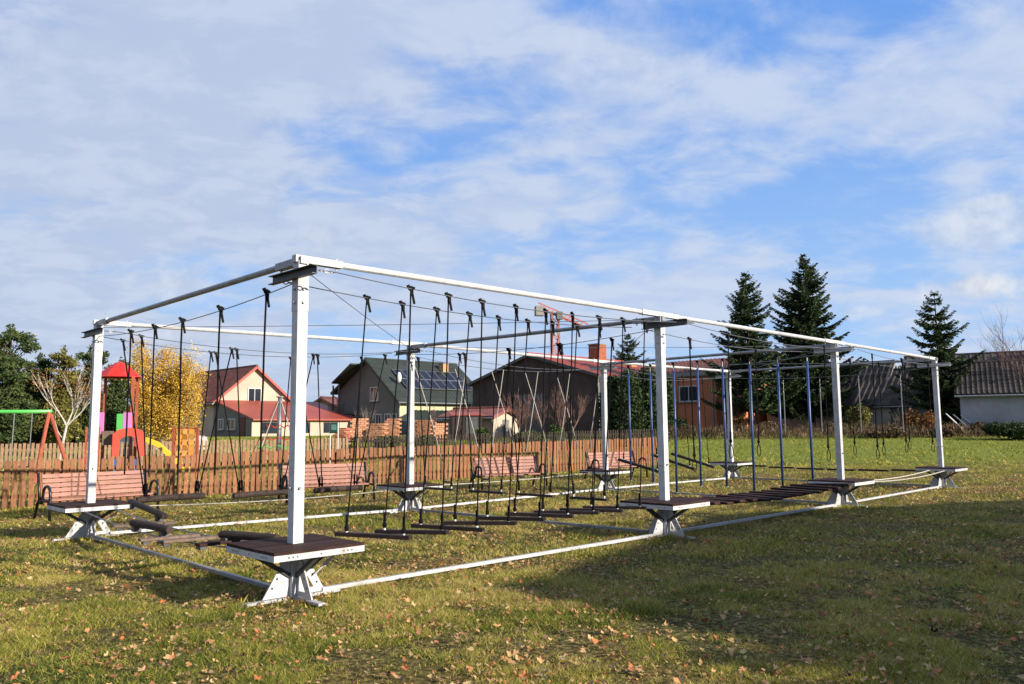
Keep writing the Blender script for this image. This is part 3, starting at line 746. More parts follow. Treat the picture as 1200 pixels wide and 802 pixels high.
# ------------------------------------------------------------ benches
def make_bench(name='bench'):
    t = empty(name, (0, 0, 0))
    Lb = 1.72
    sl = MB().box((0, 0, 0), (Lb, .064, .026)).mesh('seat_slat', pinkwood)
    for k in range(5):
        link('backrest_slat', sl, t, (0, .21 + k * .022, .385 + k * .080), (R(90 - 16), 0, 0))
    for k in range(4): link('seat_slat', sl, t, (0, -.12 + k * .085, .325))
    for s in (-1, 1):
        x = s * (Lb / 2 + .045)
        b = MB()
        b.tube([(x, .40, 0), (x, .30, .24), (x, .23, .33), (x, .26, .50), (x, .34, .76)], .024, 8)
        loop = [(x, -.26, 0), (x, -.245, .30), (x, -.235, .40)]
        for q in range(7):
            a = PI * q / 6; loop.append((x, -.085 - .15 * math.cos(a), .43 + .13 * math.sin(a)))
        loop += [(x, .075, .38), (x, .10, .33)]
        for q in range(6): a = q / 5 * 1.6 * PI; loop.append((x, .10 + .05 * math.cos(a + PI) + .05, .31 + .05 * math.sin(a + PI)))
        b.tube(loop, .024, 8)
        b.tube([(x, -.25, .31), (x, .25, .31)], .022, 8)
        b.build('side_frame', blackiron, t, smooth=True)
    MB().beam((-Lb / 2, .02, .305), (Lb / 2, .02, .305), .03, .03).build('cross_bar', blackiron, t)
    return t
bsp = [((58, 611), (186, 600)), ((352, 590), (438, 586)), ((565, 575), (624, 566.5)), ((703, 563), (756, 556))]
BL = ['pink slatted bench with black iron sides behind the far left platform', 'pink slatted bench half hidden by the nearest white post', 'pink slatted bench right of the second back post', 'pink slatted bench behind the third back post near the fence end']
bn = make_bench()
for k, (pa, pb_) in enumerate(bsp):
    a, b = at(*pa, 0), at(*pb_, 0)
    if k == 1: a = b - Vector((.86, .5, 0)) * 1.81
    if k in (2, 3): b = a + Vector((.86, .5 if k == 2 else .6, 0)).normalized() * 1.81
    o = bn if k == 0 else copy_tree(bn)
    d = (b - a).normalized(); ang = math.atan2(d.y, d.x); c = a + d * .905; nn = Vector((-d.y, d.x, 0))
    if k == 0: pass
    c = c + nn * .26
    o.location = (c.x, c.y, 0); o.rotation_euler = (0, 0, ang)
    props(o, BL[k], 'bench', 'benches along the picket fence')

# ------------------------------------------------------------ fences
def picket_fence(a, b, h, w, pitch, thick, m, lab, single=True, gap_jit=.006, rail_z=(.25, .75), post_every=2.1, name='picket_fence', h2=None):
    a, b = Vector(a), Vector(b); d = (b - a); Lf = d.length; ang = math.atan2(d.y, d.x)
    t = empty(name, (a.x, a.y, gz(a.x, a.y)), ang, lab, 'fence')
    z0 = gz(a.x, a.y)
    def gl(x): p = a + d * (x / Lf); return gz(p.x, p.y) - z0
    def hs_(x): return 1 + ((h2 or h) / h - 1) * x / Lf
    meshes = []
    for q in range(5):
        hh = h + random.uniform(-.02, .02); ww = w * random.uniform(.93, 1.05)
        meshes.append(MB().prism([(-ww / 2, 0, .03), (ww / 2, 0, .03), (ww / 2, 0, hh - .02), (ww / 4, 0, hh), (-ww / 4, 0, hh), (-ww / 2, 0, hh - .02)], (0, thick, 0)).mesh('picket', m))
    n = int(Lf / pitch)
    if single:
        for k in range(n):
            x = k * pitch + random.uniform(-gap_jit, gap_jit)
            pk_ = link('picket', random.choice(meshes), t, (x, -.03, gl(x) + random.uniform(-.012, .012)), (random.uniform(-.02, .02), random.uniform(-.022, .022), random.uniform(-.03, .03))); pk_.scale = (random.uniform(.94, 1.04), 1, hs_(x))
    else:
        b_ = MB()
        for k in range(n):
            x = k * pitch + random.uniform(-gap_jit, gap_jit); b_.box((x, 0, gl(x) + h / 2 + random.uniform(-.02, .02)), (w, thick, h), (0, random.uniform(-.02, .02), 0))
        o = b_.build('pickets', m, t); o['kind'] = 'stuff'
    for rz in rail_z:
        seg = 8; pts = [(Lf * q / seg, gl(Lf * q / seg)) for q in range(seg + 1)]
        rb = MB()
        for q in range(seg): rb.beam((pts[q][0], .012 + thick, h * rz * hs_(pts[q][0]) + pts[q][1]), (pts[q + 1][0], .012 + thick, h * rz * hs_(pts[q + 1][0]) + pts[q + 1][1]), .04, .07)
        rb.build('rail', m, t)
    x = 0
    while x < Lf:
        MB().box((x, .055 + thick, gl(x) + h / 2), (.08, .08, h - .03)).build('fence_post', m, t); x += post_every
    return t
FA = Vector((-9.8, 15.2, 0)); FE = Vector((.713, .701, 0))
picket_fence(FA - FE * 3.0, FA + FE * 21.4, .90, .098, .142, .02, picketm, 'reddish brown picket fence running diagonally behind the rope course', h2=1.07)
picket_fence((-24, 31, 0), (-7.2, 36, 0), .98, .10, .155, .02, pine_lt, 'pale brown picket fence at the back of the playground', False, post_every=2.6)
picket_fence((-6.9, 36.2, 0), (-9.0, 47, 0), .95, .10, .155, .02, pine_lt, 'weathered pale picket fence running away towards the cream house', False, post_every=2.6)
picket_fence((-8.6, 38.0, 0), (8.8, 45, 0), .92, .075, .14, .02, pine_dk, 'dark weathered picket fence in front of the houses', False, post_every=2.6)

# ------------------------------------------------------------ playground
def swing_set():
    d = 24; x1 = atd(58, d); z1 = zd(478, d)
    t = empty('swing_set', (x1 - 1.4, d, 0), 0, 'swing set with a green top bar and red legs beyond the fence', 'swing set')
    MB().tube([(1.5, 0, z1), (-2.6, -.25, z1)], .055, 10).build('top_bar', greenplay, t, smooth=True)
    MB().tube([(1.42, .0, z1), (1.42, -.55, 0)], .055, 8).build('leg', redwood, t)
    MB().tube([(1.42, 0, z1), (1.86, .6, 0)], .055, 8).build('leg', redwood, t)
    MB().tube([(-2.5, -.2, z1), (-2.5, -.8, 0)], .055, 8).build('leg', redwood, t)
    MB().tube([(-2.5, -.2, z1), (-2.8, .5, 0)], .055, 8).build('leg', redwood, t)
    for x in (.42, .95):
        MB().tube([(x, -.06, z1 - .05), (x - .03, -.06, .45)], .014, 6).build('chain', zinc, t)
    MB().box((.655, -.06, .44), (.60, .20, .03)).build('swing_seat', rubber, t)
swing_set()
def tower():
    d = 27.0; s = d / F; cx = (139 - 600) * s
    t = empty('playground_tower', (cx, d, 0), .3, 'playground tower with a red pointed roof, pink panels and coral arch', 'play tower')
    zr, ze = zd(424, d, 139), zd(443, d, 139)
    # pyramid roof with stepped ridges
    rb = MB(); n = 8; ring = []
    for q in range(9):
        u = q / 8; r = .72 * (u ** .72) + .02; z = zr + (ze - zr) * u
        ring.append((r, z)); 
        if 0 < q < 8: ring.append((r + .02, z - .03))
    vs = []; fs = []
    for r, z in ring:
        for k in range(n): a = 2 * PI * (k + .5) / n; vs.append((r * math.cos(a), r * math.sin(a), z))
    for i in range(len(ring) - 1):
        for k in range(n): k2 = (k + 1) % n; fs.append((i * n + k, (i + 1) * n + k, (i + 1) * n + k2, i * n + k2))
    rb.add(vs, fs).build('roof', redplay, t)
    zp = zd(500, d, 139)
    for x in (-.5, .5):
        for y in (-.5, .5): MB().box((x, y, (ze + .02) / 2), (.09, .09, ze + .02)).build('post', redwood, t)
    MB().box((0, 0, zp - .25), (1.05, 1.05, .06)).build('platform', deckm, t)
    bevel(MB().box((-.42, -.57, zp + .1), (.22, .03, .72)).build('side_panel', pinkplay, t), .02)
    bevel(MB().box((.38, -.57, zp + .12), (.28, .03, .66)).build('side_panel', pinkplay, t), .02)
    bevel(MB().box((-.02, .52, zp + .12), (.20, .03, .62)).build('back_panel', greenplay, t), .02)
    # lower wooden box and coral arch panel
    MB().box((-.17, -.60, zp - .38), (.34, .04, .46)).build('slatted_panel', plankm, t)
    a = MB(); y = -.95; x0, x1, z0, z1 = .02, 1.0, zd(530, d), zd(500, d) ; w = .22
    out_ = [(x0, z0), (x0, z1 - .15), (x0 + .15, z1), ((x0 + x1) / 2, z1 + .06), (x1 - .15, z1), (x1, z1 - .15), (x1, z0)]
    inn = [(x0 + w, z0), (x0 + w, z1 - .34), (x0 + w + .06, z1 - .26), ((x0 + x1) / 2, z1 - .2), (x1 - w - .06, z1 - .26), (x1 - w, z1 - .34), (x1 - w, z0)]
    for k in range(6): a.prism([(out_[k][0], y, out_[k][1]), (out_[k + 1][0], y, out_[k + 1][1]), (inn[k + 1][0], y, inn[k + 1][1]), (inn[k][0], y, inn[k][1])], (0, .05, 0))
    a.build('arch_panel', salmon, t)
    for x in (.15, .42, .72): MB().box((x, -.93, .28), (.10, .05, .56)).build('lower_panel', blueplay, t)
    for k in range(4): MB().box((-.62, -.62, .25 + k * .28), (.30, .10, .04)).build('ladder_rung', orangeplay, t)
    for x in (-.80, -.44): MB().box((x, -.62, .80), (.06, .06, 1.6)).build('ladder_post', redwood, t)
    MB().box((-.72, .1, zp + .10), (.04, .9, .60)).build('rope_net_panel', darksteel, t)
    # slide to the right
    sb = MB(); pts = [(.9, -.3, zd(513, d)), (1.3, -.32, zd(519, d)), (1.75, -.34, zd(530, d) - .1), (2.1, -.35, .22), (2.4, -.35, .2)]
    for k in range(4):
        sb.beam(pts[k], pts[k + 1], .42, .03)
        for s in (-.21, .21): p, q = Vector(pts[k]), Vector(pts[k + 1]); p.y += s; q.y += s; p.z += .06; q.z += .06; sb.beam(p, q, .03, .14)
    sb.build('slide', yellowplay, t)
tower()
def disc_panel():
    d = 26; s = d / F; cx = (219 - 600) * s
    t = empty('play_panel', (cx, d, 0), 0, 'red framed play panel with rows of orange discs beside the yellow birch', 'play panel')
    zt = zd(497, d); 
    for x in (-.38, .38): MB().box((x, 0, zt / 2), (.08, .08, zt)).build('post', redwood, t)
    MB().box((0, 0, zt - .05), (.68, .06, .05)).build('top_rail', redwood, t); MB().box((0, 0, .62), (.68, .06, .05)).build('bottom_rail', redwood, t)
    dm = MB().tube([(0, -.03, 0), (0, .03, 0)], .098, 12).mesh('disc', orangeplay)
    for i in range(3):
        MB().tube([(-.2 + i * .2, 0, .62), (-.2 + i * .2, 0, zt - .05)], .012, 6).build('rod', zinc, t)
        for j in range(5): link('disc', dm, t, (-.2 + i * .2, 0, .74 + j * .175), (0, 0, random.uniform(-.5, .5)))
disc_panel()
def rope_pyramid():
    d = 30; s = d / F; cx = (328 - 600) * s; zt = zd(464, d)
    t = empty('rope_pyramid', (cx, d, 0), 0, 'climbing net pyramid with a grey mast and pale and red ropes behind the fence', 'climbing net')
    MB().tube([(0, 0, 0), (0, 0, zt)], [.10, .08], 12).build('mast', zinc, t, smooth=True); MB().tube([(0, 0, zt), (0, 0, zt + .04)], .14, 12).build('mast_cap', zinc, t)
    n = 8; R0 = 1.15
    cor = [(R0 * math.cos(2 * PI * (k + .3) / n), R0 * math.sin(2 * PI * (k + .3) / n), .15) for k in range(n)]
    for k in range(n): MB().tube([cor[k], (0, 0, zt)], .016, 5).build('stay_rope', whiterope if k % 2 else plankm, t)
    for lv, m_ in ((.22, redplay), (.42, redplay), (.30, greenplay), (.6, redplay)):
        pts = [Vector(c_).lerp(Vector((0, 0, zt)), lv) * 1 for c_ in cor]; 
        b = MB()
        for k in range(n):
            p, q = pts[k], pts[(k + 1) % n]; m2 = (p + q) / 2 - Vector((0, 0, .12)); b.tube([p, m2, q], .014, 5)
        b.build('net_ring', m_, t)
rope_pyramid()
def info_board():
    d = 33; s = d / F; cx = (392 - 600) * s
    t = empty('notice_board', (cx, d, gz(0, d)), -.2, 'dark green notice board on two white posts behind the fence', 'notice board')
    zc_ = zd(500, d) - gz(0, d)
    for x in (-.17, .17): MB().tube([(x, 0, 0), (x, 0, zc_ + .22)], .028, 8).build('post', frame_w, t)
    bevel(MB().box((0, -.02, zc_), (.34, .05, .44)).build('board', greenboard, t), .02); MB().box((0, -.05, zc_ + .03), (.22, .008, .22)).build('notice_sheet', mat('pale_green_sheet', (.18, .34, .30), .5), t)
    cx = (374 - 600) * s
    t = empty('litter_bin', (cx, d - .5, gz(0, d)), 0, 'small white litter bin left of the green notice board', 'litter bin')
    b = MB(); b.tube([(0, 0, .28), (0, 0, .60)], [.11, .14], 12); b.build('bin_body', frame_w, t, smooth=True); MB().tube([(0, .16, 0), (0, .16, .66)], .022, 8).build('bin_post', zinc, t); MB().tube([(0, 0, .60), (0, 0, .62)], .15, 12).build('rim', zinc, t)
info_board()
def car():
    d = 39; s = d / F; cx = (190 - 600) * s
    t = empty('parked_car', (cx, d, gz(0, d)), .25, 'white car parked behind the yellow slide and the pale fence', 'car')
    prof = [(-2.05, .35), (-2.05, .75), (-1.9, .92), (-1.2, 1.0), (-.55, 1.42), (.75, 1.45), (1.55, 1.05), (2.0, .95), (2.08, .7), (2.08, .35)]
    MB().prism([(x, -.82, z) for x, z in prof], (0, 1.64, 0)).build('body', whitepaint, t)
    win = [(-1.05, 1.02), (-.52, 1.36), (.1, 1.38), (.1, 1.02)]; win2 = [(.18, 1.02), (.18, 1.38), (.72, 1.38), (1.3, 1.04)]
    for w_ in (win, win2): MB().prism([(x, -.835, z) for x, z in w_], (0, .01, 0)).build('window', glass, t)
    MB().prism([(-1.17, -.7, 1.04), (-.6, -.66, 1.405), (-.6, .66, 1.405), (-1.17, .7, 1.04)], (-.015, 0, .012)).build('windscreen', glass, t)
    for x in (-1.3, 1.3):
        for y in (-.84, .66):
            w_ = MB().tube([(x, y, .32), (x, y + .18, .32)], .32, 16).build('wheel', rubber, t); MB().tube([(x, y - .01, .32), (x, y + .19, .32)], .2, 12).build('rim', zinc, w_)
    for y in (-.6, .6): MB().box((-2.06, y, .72), (.05, .3, .13)).build('headlight', frame_w, t)
car()

# ------------------------------------------------------------ houses
def window(parent, c, w, h, axis='x', mull=1):
    """window on a wall whose outward normal is -y (axis x) or -x (axis y)"""
    c = Vector(c); fr = MB(); t = .07
    def bx(du, dz, su, sz, dep, off):
        if axis == 'x': return ((c.x + du, c.y - off, c.z + dz), (su, dep, sz))
        return ((c.x - off, c.y + du, c.z + dz), (dep, su, sz))
    for s in (-1, 1):
        fr.box(*bx(s * (w / 2 - t / 2), 0, t, h, .10, .03)); fr.box(*bx(0, s * (h / 2 - t / 2), w - 2 * t, t, .098, .03))
    for k in range(mull): fr.box(*bx((k + 1) * w / (mull + 1) - w / 2, 0, t * .7, h - 2 * t, .094, .03))
    fo = fr.build('window', frame_w, parent)
    g_ = MB().box(*bx(0, 0, w - 2 * t, h - 2 * t, .02, .015)); g_.build('pane', glass, fo)
    sb = MB().box(*bx(0, -h / 2 - .04, w + .2, .06, .2, .06)); sb.build('sill', concrete, fo)
    return fo
def slab(parent, x0, z0, x1, z1, y0, y1, m, thick=.14, ribs=.0, name='roof', rib_h=.05):
    """roof slope from (x0,z0) low to (x1,z1) high, between y0 and y1"""
    b = MB(); d = Vector((x1 - x0, 0, z1 - z0)); nrm_ = Vector((-d.z, 0, d.x)).normalized()
    if nrm_.z < 0: nrm_ = -nrm_
    p = [(x0, y0, z0), (x1, y0, z1), (x1, y1, z1), (x0, y1, z0)]
    b.prism(p, nrm_ * thick)
    if ribs:
        n = int((y1 - y0) / ribs)
        for k in range(n):
            y = y0 + (k + .5) * (y1 - y0) / n; q = nrm_ * (thick + .001)
            A, B = Vector((x0, y, z0)) + q, Vector((x1, y, z1)) + q
            w_ = ribs * .28
            b.add([A + Vector((0, -w_, 0)), A + Vector((0, w_, 0)), A + nrm_ * rib_h, B + Vector((0, -w_, 0)), B + Vector((0, w_, 0)), B + nrm_ * rib_h], [(0, 2, 1), (3, 4, 5), (0, 3, 5, 2), (1, 2, 5, 4)])
        # horizontal course steps
        Ls = d.length; dn = d.normalized(); m_ = int(Ls / (ribs * 1.6))
        for k in range(1, m_):
            c_ = Vector((x0, 0, z0)) + d * (k / m_) + nrm_ * (thick + .012)
            b.beam((c_.x, y0, c_.z), (c_.x, y1, c_.z), .05, .03, up=tuple(nrm_))
    return b.build(name, m, parent)
def chimney(parent, c, w, h, m=brickred):
    o = MB().box((c[0], c[1], c[2] + h / 2), (w, w, h)).build('chimney', m, parent); MB().box((c[0], c[1], c[2] + h + .05), (w + .12, w + .12, .1)).build('chimney_cap', concrete, o); return o
def gable(loc_, rz, wl, wr, L_, eL, eR, ap, wall, roof, lab, cat='house', over=.4, ribs=.34, name='house', verge=None):
    t = empty(name, loc_, rz, lab, cat)
    g0 = loc_[2]; eL -= g0; eR -= g0; ap -= g0
    MB().prism([(-wl, 0, -.3), (wr, 0, -.3), (wr, 0, eR), (0, 0, ap - .02), (-wl, 0, eL)], (0, L_, 0)).build('wall', wall, t)
    sL = (ap - eL) / wl; sR = (ap - eR) / wr
    slab(t, -wl - over, eL - over * sL, 0, ap, -over, L_ + over, roof, ribs=ribs)
    slab(t, wr + over, eR - over * sR, 0, ap, -over, L_ + over, roof, ribs=ribs)
    MB().tube([(0, -over, ap + .16), (0, L_ + over, ap + .16)], .12, 6).build('ridge', roof, t)
    for sx, x in ((-1, -wl - over), (1, wr + over)):
        ez = (eL - over * sL) if sx < 0 else (eR - over * sR)
        MB().tube([(x + sx * .05, -over, ez - .02), (x + sx * .05, L_ + over, ez - .02)], .07, 6).build('gutter', zinc, t)
        MB().tube([(x + sx * .02, -over + .15, ez - .05), ((-wl if sx < 0 else wr) + sx * .06, -.06, ez - .5), ((-wl if sx < 0 else wr) + sx * .06, -.06, 0)], .045, 6).build('downpipe', zinc, t)
    vm = verge or roof
    for x, z in ((-wl - over, eL - over * sL), (wr + over, eR - over * sR)):
        MB().beam((x, -over - .03, z + .02), (0, -over - .03, ap + .02), .05, .22).build('barge_board', vm, t)
    return t
G = .95
# cream gable house
hx, hy = -24.1, 75.0
h1 = gable((hx, hy, G), R(45), 3.7, 3.7, 12, 4.2, 4.2, 7.3, cream, tileroof, 'cream gabled house with a brown tiled roof and red lean-to', verge=redroof)
window(h1, (0, 0, 3.75), 1.35, 1.35)
# lean-to in front of the gable
zt_, zb_ = 4.05 - G, 2.35 - G
MB().prism([(-3.85, 0, -.3), (-3.85, -7.2, -.3), (-3.85, -7.2, zb_), (-3.85, 0, zt_)], (10.0, 0, 0)).build('lean_to_wall', cream, h1)
MB().prism([(-3.95, -.01, zt_ - .0), (-3.95, -7.6, zb_ - .08), (-3.95, -7.6, zb_ + .06), (-3.95, -.01, zt_ + .15)], (10.6, 0, 0)).build('lean_to_roof', redroof, h1)
MB().prism([(-3.87, 0, -.29), (-3.87, -7.18, -.29), (-3.87, -7.18, zb_ - .03), (-3.87, 0, zt_ - .03)], (.015, 0, 0)).build('side_wall', greywall, h1)  # grey sheet over the cream end wall, its shade put into the colour
for y, w_ in ((-1.6, 1.0), (-3.6, 1.4)): window(h1, (-3.88, y, 1.35 - .3), w_, .95, 'y')
dd_ = MB().box((-3.90, -5.6, .75), (.08, 1.0, 1.7)).build('door', mat('dark_red_door', (.12, .03, .025), .6), h1)
for k in range(3): MB().box((-2.2 + k * 3.0, -7.24, .8 - .1), (1.6, .08, .9)).build('window', glass, h1)
# small gable far behind
h1b = gable((atd(378, 92), 92, G), R(-20), 2.0, 2.0, 7, 4.0, 4.0, 5.0, cream, tileroof, 'small cream gable peeping out behind the red lean-to roof', ribs=0)
# green roof house with solar panels
h2 = gable((-13.4, 75, G), R(-45), 5.2, 4.7, 10.3, 5.2, 4.2, 7.9, greywall, greenroof, 'tall house with a shade-grey gable, dark green roof and solar panels', over=.5, ribs=.45)  # shade on the gable is put into the grey wall colour
window(h2, (1.3 - .4, 0, 3.75), 1.3, 1.3); window(h2, (1.6, 0, 1.2), .9, 1.4); window(h2, (3.0, 0, 1.2), .9, 1.4); window(h2, (4.0, 0, 1.2), .7, 1.4)
MB().prism([(4.705, .02, 1.2), (4.705, 10.28, 1.2), (4.705, 10.28, 3.2), (4.705, .02, 3.2)], (.03, 0, 0)).build('side_wall', yellowish, h2)
# balcony at the left with posts
MB().box((-3.0, -.85, 1.9), (2.8, 1.6, .14)).build('balcony_floor', darksteel, h2)
rb = MB()
for k in range(12): rb.box((-4.3 + k * .23, -1.6, 2.4), (.05, .04, .9))
rb.box((-3.0, -1.6, 2.87), (2.8, .06, .06)); rb.build('balcony_railing', darksteel, h2)
for x in (-3.9, -2.9): MB().box((x, -1.4, 2.35), (.12, .12, 4.7 if x < -3 else 4.9)).build('balcony_post', darksteel, h2)
slab(h2, -4.0, 4.87, -.8, 6.53, -1.5, -.45, greenroof, name='balcony_roof')
chimney(h2, (1.3, 8.0, 5.6), .65, 1.3, brickorange)
sR = (7.9 - 4.2) / 4.7; nr = Vector((sR, 0, 1)).normalized(); dn = Vector((1, 0, -sR)).normalized()
pm = MB().box((0, 0, 0), (1.42, .93, .05)).mesh('solar_panel', solarm); pf = MB()
for s in (-1, 1): pf.box((s * .72, 0, 0), (.03, .98, .07)); pf.box((0, s * .475, 0), (1.47, .03, .068))
pfm = pf.mesh('panel_frame', zinc)
for i in range(2):
    for j in range(8):
        p = Vector((0, 1.9 + j * 1.0, 7.9 - G)) + dn * (2.55 + i * 1.52) + nr * .30
        so = link('solar_panel', pm, h2, p, (0, math.atan(sR), 0)); link('panel_frame', pfm, so)
b = MB(); 
dish = empty('satellite_dish', (0, 0, 0)); bpy.data.objects.remove(dish)
b.sphere((3.4, .9, 5.2), .5, 12, 8, (.5, .5, 1)); b.build('satellite_dish', frame_w, h2, smooth=True)
# wide dark barn with red roof
h3 = gable((1.5, 65, G), R(-45), 7.0, 7.0, 12, 5.3, 5.35, 7.3, darkwall, redroof, 'wide dark brick barn with a low red roof', 'barn', over=.35, ribs=.5, verge=darksteel)
chimney(h3, (.5, 8.0, 6.2), 1.1, 1.5, brickred); chimney(h3, (2.2, 10.5, 5.2), .8, 1.0, brickorange)
MB().box((0, -.02, 1.6), (3.2, .06, 3.2)).build('barn_door', darksteel, h3)
# low cream annex
fadedroof = mat('faded_red_roof', (.26, .085, .065), .75, 0, .3, 1.2)
an = gable((-.5, 56.5, .9), R(58), 1.7, 1.7, 4.2, 2.25, 2.25, 2.75, cream, fadedroof, 'low cream shed with a red roof in front of the dark barn', 'shed', over=.3, ribs=0)
MB().box((0, -.03, .55), (.8, .05, 1.2)).build('door', greywall, an)
# orange flat-roofed building
h4 = empty('brick_house', (15.7, 62, G), R(45), 'orange rendered flat topped building with a white window beside the spruces', 'house')
MB().box((6, 5.5, 2.1), (12, 11, 4.8)).build('wall', orangewall, h4)
MB().box((6, 5.5, 4.62), (12.6, 11.6, .30)).build('roof_edge', concrete, h4)
slab(h4, 1.5, 4.7, 6.5, 6.2, .8, 10.5, tileroof, ribs=.4); slab(h4, 11.5, 4.7, 6.5, 6.2, .8, 10.5, tileroof, ribs=.4)
window(h4, (-.0, 2.4, 3.1), 1.75, 1.25, 'y'); window(h4, (3, 0, 2.6), 1.3, 1.2); window(h4, (8, 0, 2.6), 1.3, 1.2)
MB().tube([(-.08, .25, 0), (-.08, .25, 4.4)], .06, 8).build('downpipe', zinc, h4)
# old farm buildings
f1 = gable((29.4, 62, G), R(45), 3.0, 3.0, 9, 3.1, 3.1, 6.2, oldwall, oldroof, 'old farm building with a grey corrugated roof and pale gable edge', 'farm building', over=.25, ribs=.42, verge=whitewall)
f2 = gable((32.2, 58.5, G), R(45), 3.0, 3.0, 6, 3.0, 3.0, 5.5, oldwall, oldroof, 'lower old farm building with a brown roof behind the right spruce', 'farm building', over=.25, ribs=.42)
MB().box((-3.03, 3, .9), (.06, .9, 1.9)).build('door', darksteel, f2)
f3 = gable((44.5, 49.0, G), R(60), 4.2, 4.2, 15, 3.45, 3.45, 5.6, whitewall, oldroof, 'long whitewashed farmhouse with an old tiled roof at the right edge', 'farmhouse', over=.3, ribs=.30)
for y in (5.2, 9.5): MB().box((-4.24, y, 1.0), (.05, .14, 2.4)).build('wall_post', darksteel, f3)
window(f3, (-4.2, 7.3, 1.4), .9, .9, 'y')
f4 = gable((48.5, 57.5, G), R(60), 5.0, 5.0, 18, 4.6, 4.6, 6.9, oldwall, darkroof, 'taller farm building with a dark roof behind the whitewashed farmhouse', 'farm building', over=.3, ribs=.5)
chimney(f4, (-1.0, 5.0, 6.0), .8, 2.1, brickred)
h0 = gable((-37, 68, G), R(40), 4, 4, 10, 3.6, 3.6, 5.3, cream, orangeroof, 'orange roofed house hidden behind the dark trees on the left', over=.4, ribs=.4)
# house outside the frame on the right that shades the lawn
hs = empty('village_house', (16.0, -1.6, 0), math.atan2(.32, .95) - 0, 'large rendered house to the right of the lawn casting the broad shadow', 'house')
dg = Vector((.165, -.986, 0)); 
MB().prism([(0, -5.4, -.2), (0, 10.3, -.2), (0, 10.3, 3.95), (0, 0, 6.9), (0, -5.4, 3.45)], (10, 0, 0)).build('wall', cream, hs)
for s in (-1, 1):
    ye, ze_ = (10.5, 3.92) if s > 0 else (-5.6, 3.34)
    MB().prism([(-.1, ye, ze_), (-.1, 0, 6.93), (-.1, 0, 7.08), (-.1, ye, ze_ + .15)], (10.3, 0, 0)).build('roof', tileroof, hs)
for y in (-3.4, 3, 7): window(hs, (0, y, 2.0), 1.2, 1.3, 'y')
MB().box((-.03, .0, 1.05), (.06, 1.0, 2.1)).build('door', darksteel, hs)
chimney(hs, (5, 0, 6.6), .8, 1.2)

# brick stacks on pallets
def brick_stack(px, depth, w, h, lab, m=brickorange):
    x = atd(px, depth); t = empty('brick_stack', (x, depth, gz(x, depth)), random.uniform(-.3, .3), lab, 'brick stack', 'brick stacks in the garden behind the dark fence')
    b = MB(); bw, bh = .26, .13
    for lv in range(int(h / bh)):
        for k in range(int(w / bw)):
            b.box(((k + .5 * (lv % 2)) * bw - w / 2, random.uniform(-.02, .02), .12 + lv * bh + bh / 2), (bw - .02, .8, bh - .015))
    o = b.build('bricks', m, t); o['kind'] = 'stuff'
    MB().box((0, 0, .06), (w + .1, .9, .12)).build('pallet', plankm, t)
for px, dp, w, h, lab in ((424, 52, 1.2, 1.35, 'leftmost brick stack beside the end of the red lean-to'), (445, 50, 1.2, 1.15, 'second brick stack from the left behind the dark fence'), (464, 51, 1.0, 1.4, 'brick stack just left of the second back post'), (496, 52, 1.6, 1.2, 'brick stack just right of the second back post'), (517, 49, .9, 1.1, 'rightmost brick stack, next to the dark shed'), (404, 50, .9, .9, 'low dark brick stack right of the notice board')):
    brick_stack(px, dp, w, h, lab, brickred if px == 404 else brickorange)
sh = empty('garden_shed', (atd(545, 54), 54, gz(0, 54)), .2, 'dark grey garden shed between the brick stacks and the round bush', 'shed')
MB().box((0, 0, .75), (2.0, 1.6, 1.5)).build('wall', stepm, sh); MB().prism([(-1.1, -.9, 1.5), (1.1, -.9, 1.5), (1.1, .9, 1.7), (-1.1, .9, 1.7)], (0, 0, .06)).build('roof', redroof, sh)
MB().box((.3, -.82, .7), (.8, .05, 1.35)).build('door', darksteel, sh)
# leaning boards
for k in range(5):
    p = Vector((atd(1128 + k * 7, 52), 52, G - .03)); t = empty('leaning_board', p, 0, '%s pale board from the left leaning in the weeds before the farmhouse' % ORD[k], 'board', 'pale boards leaning by the farmhouse')
    MB().beam((.15 * k, 0, 0), (-.75 + .1 * k, .9, 1.25 - .06 * k), .16, .04).build('board', frame_w, t)
# tower crane
cr = empty('tower_crane', (atd(651, 150), 150, 1), R(12), 'red lattice tower crane rising beyond the dark barn', 'crane')
b = MB(); zt = zd(372, 150); hw = .65
for x in (-hw, hw):
    for y in (-hw, hw): b.beam((x, y, 0), (x, y, zt), .22, .22)
z = 0; k = 0
while z < zt - 1.4:
    for y in (-hw, hw): b.beam((-hw if k % 2 else hw, y, z), (hw if k % 2 else -hw, y, z + 1.4), .13, .13)
    for x in (-hw, hw): b.beam((x, -hw if k % 2 else hw, z), (x, hw if k % 2 else -hw, z + 1.4), .13, .13)
    z += 1.4; k += 1
b.build('mast', craney, cr)
b = MB(); A = Vector((-3.2, 0, zt + .8)); B = Vector((6.2, -1, zd(392, 150)))
for o_ in ((0, -.5, 0), (0, .5, 0), (0, 0, .9)): b.beam(A + Vector(o_), B + Vector(o_), .2, .2)
for k in range(12):
    p, q = A.lerp(B, k / 12), A.lerp(B, (k + 1) / 12); b.beam(p + Vector((0, -.5, 0)), q + Vector((0, 0, .9)), .14, .14); b.beam(p + Vector((0, .5, 0)), q + Vector((0, 0, .9)), .14, .14)
b.build('jib', craney, cr); MB().box((-3.0, 0, zt + .1), (1.6, 1.4, 1.8)).build('counterweight', concrete, cr)
MB().box((.6, -.8, zt - .8), (1.1, 1.1, 1.4)).build('cab', greywall, cr)

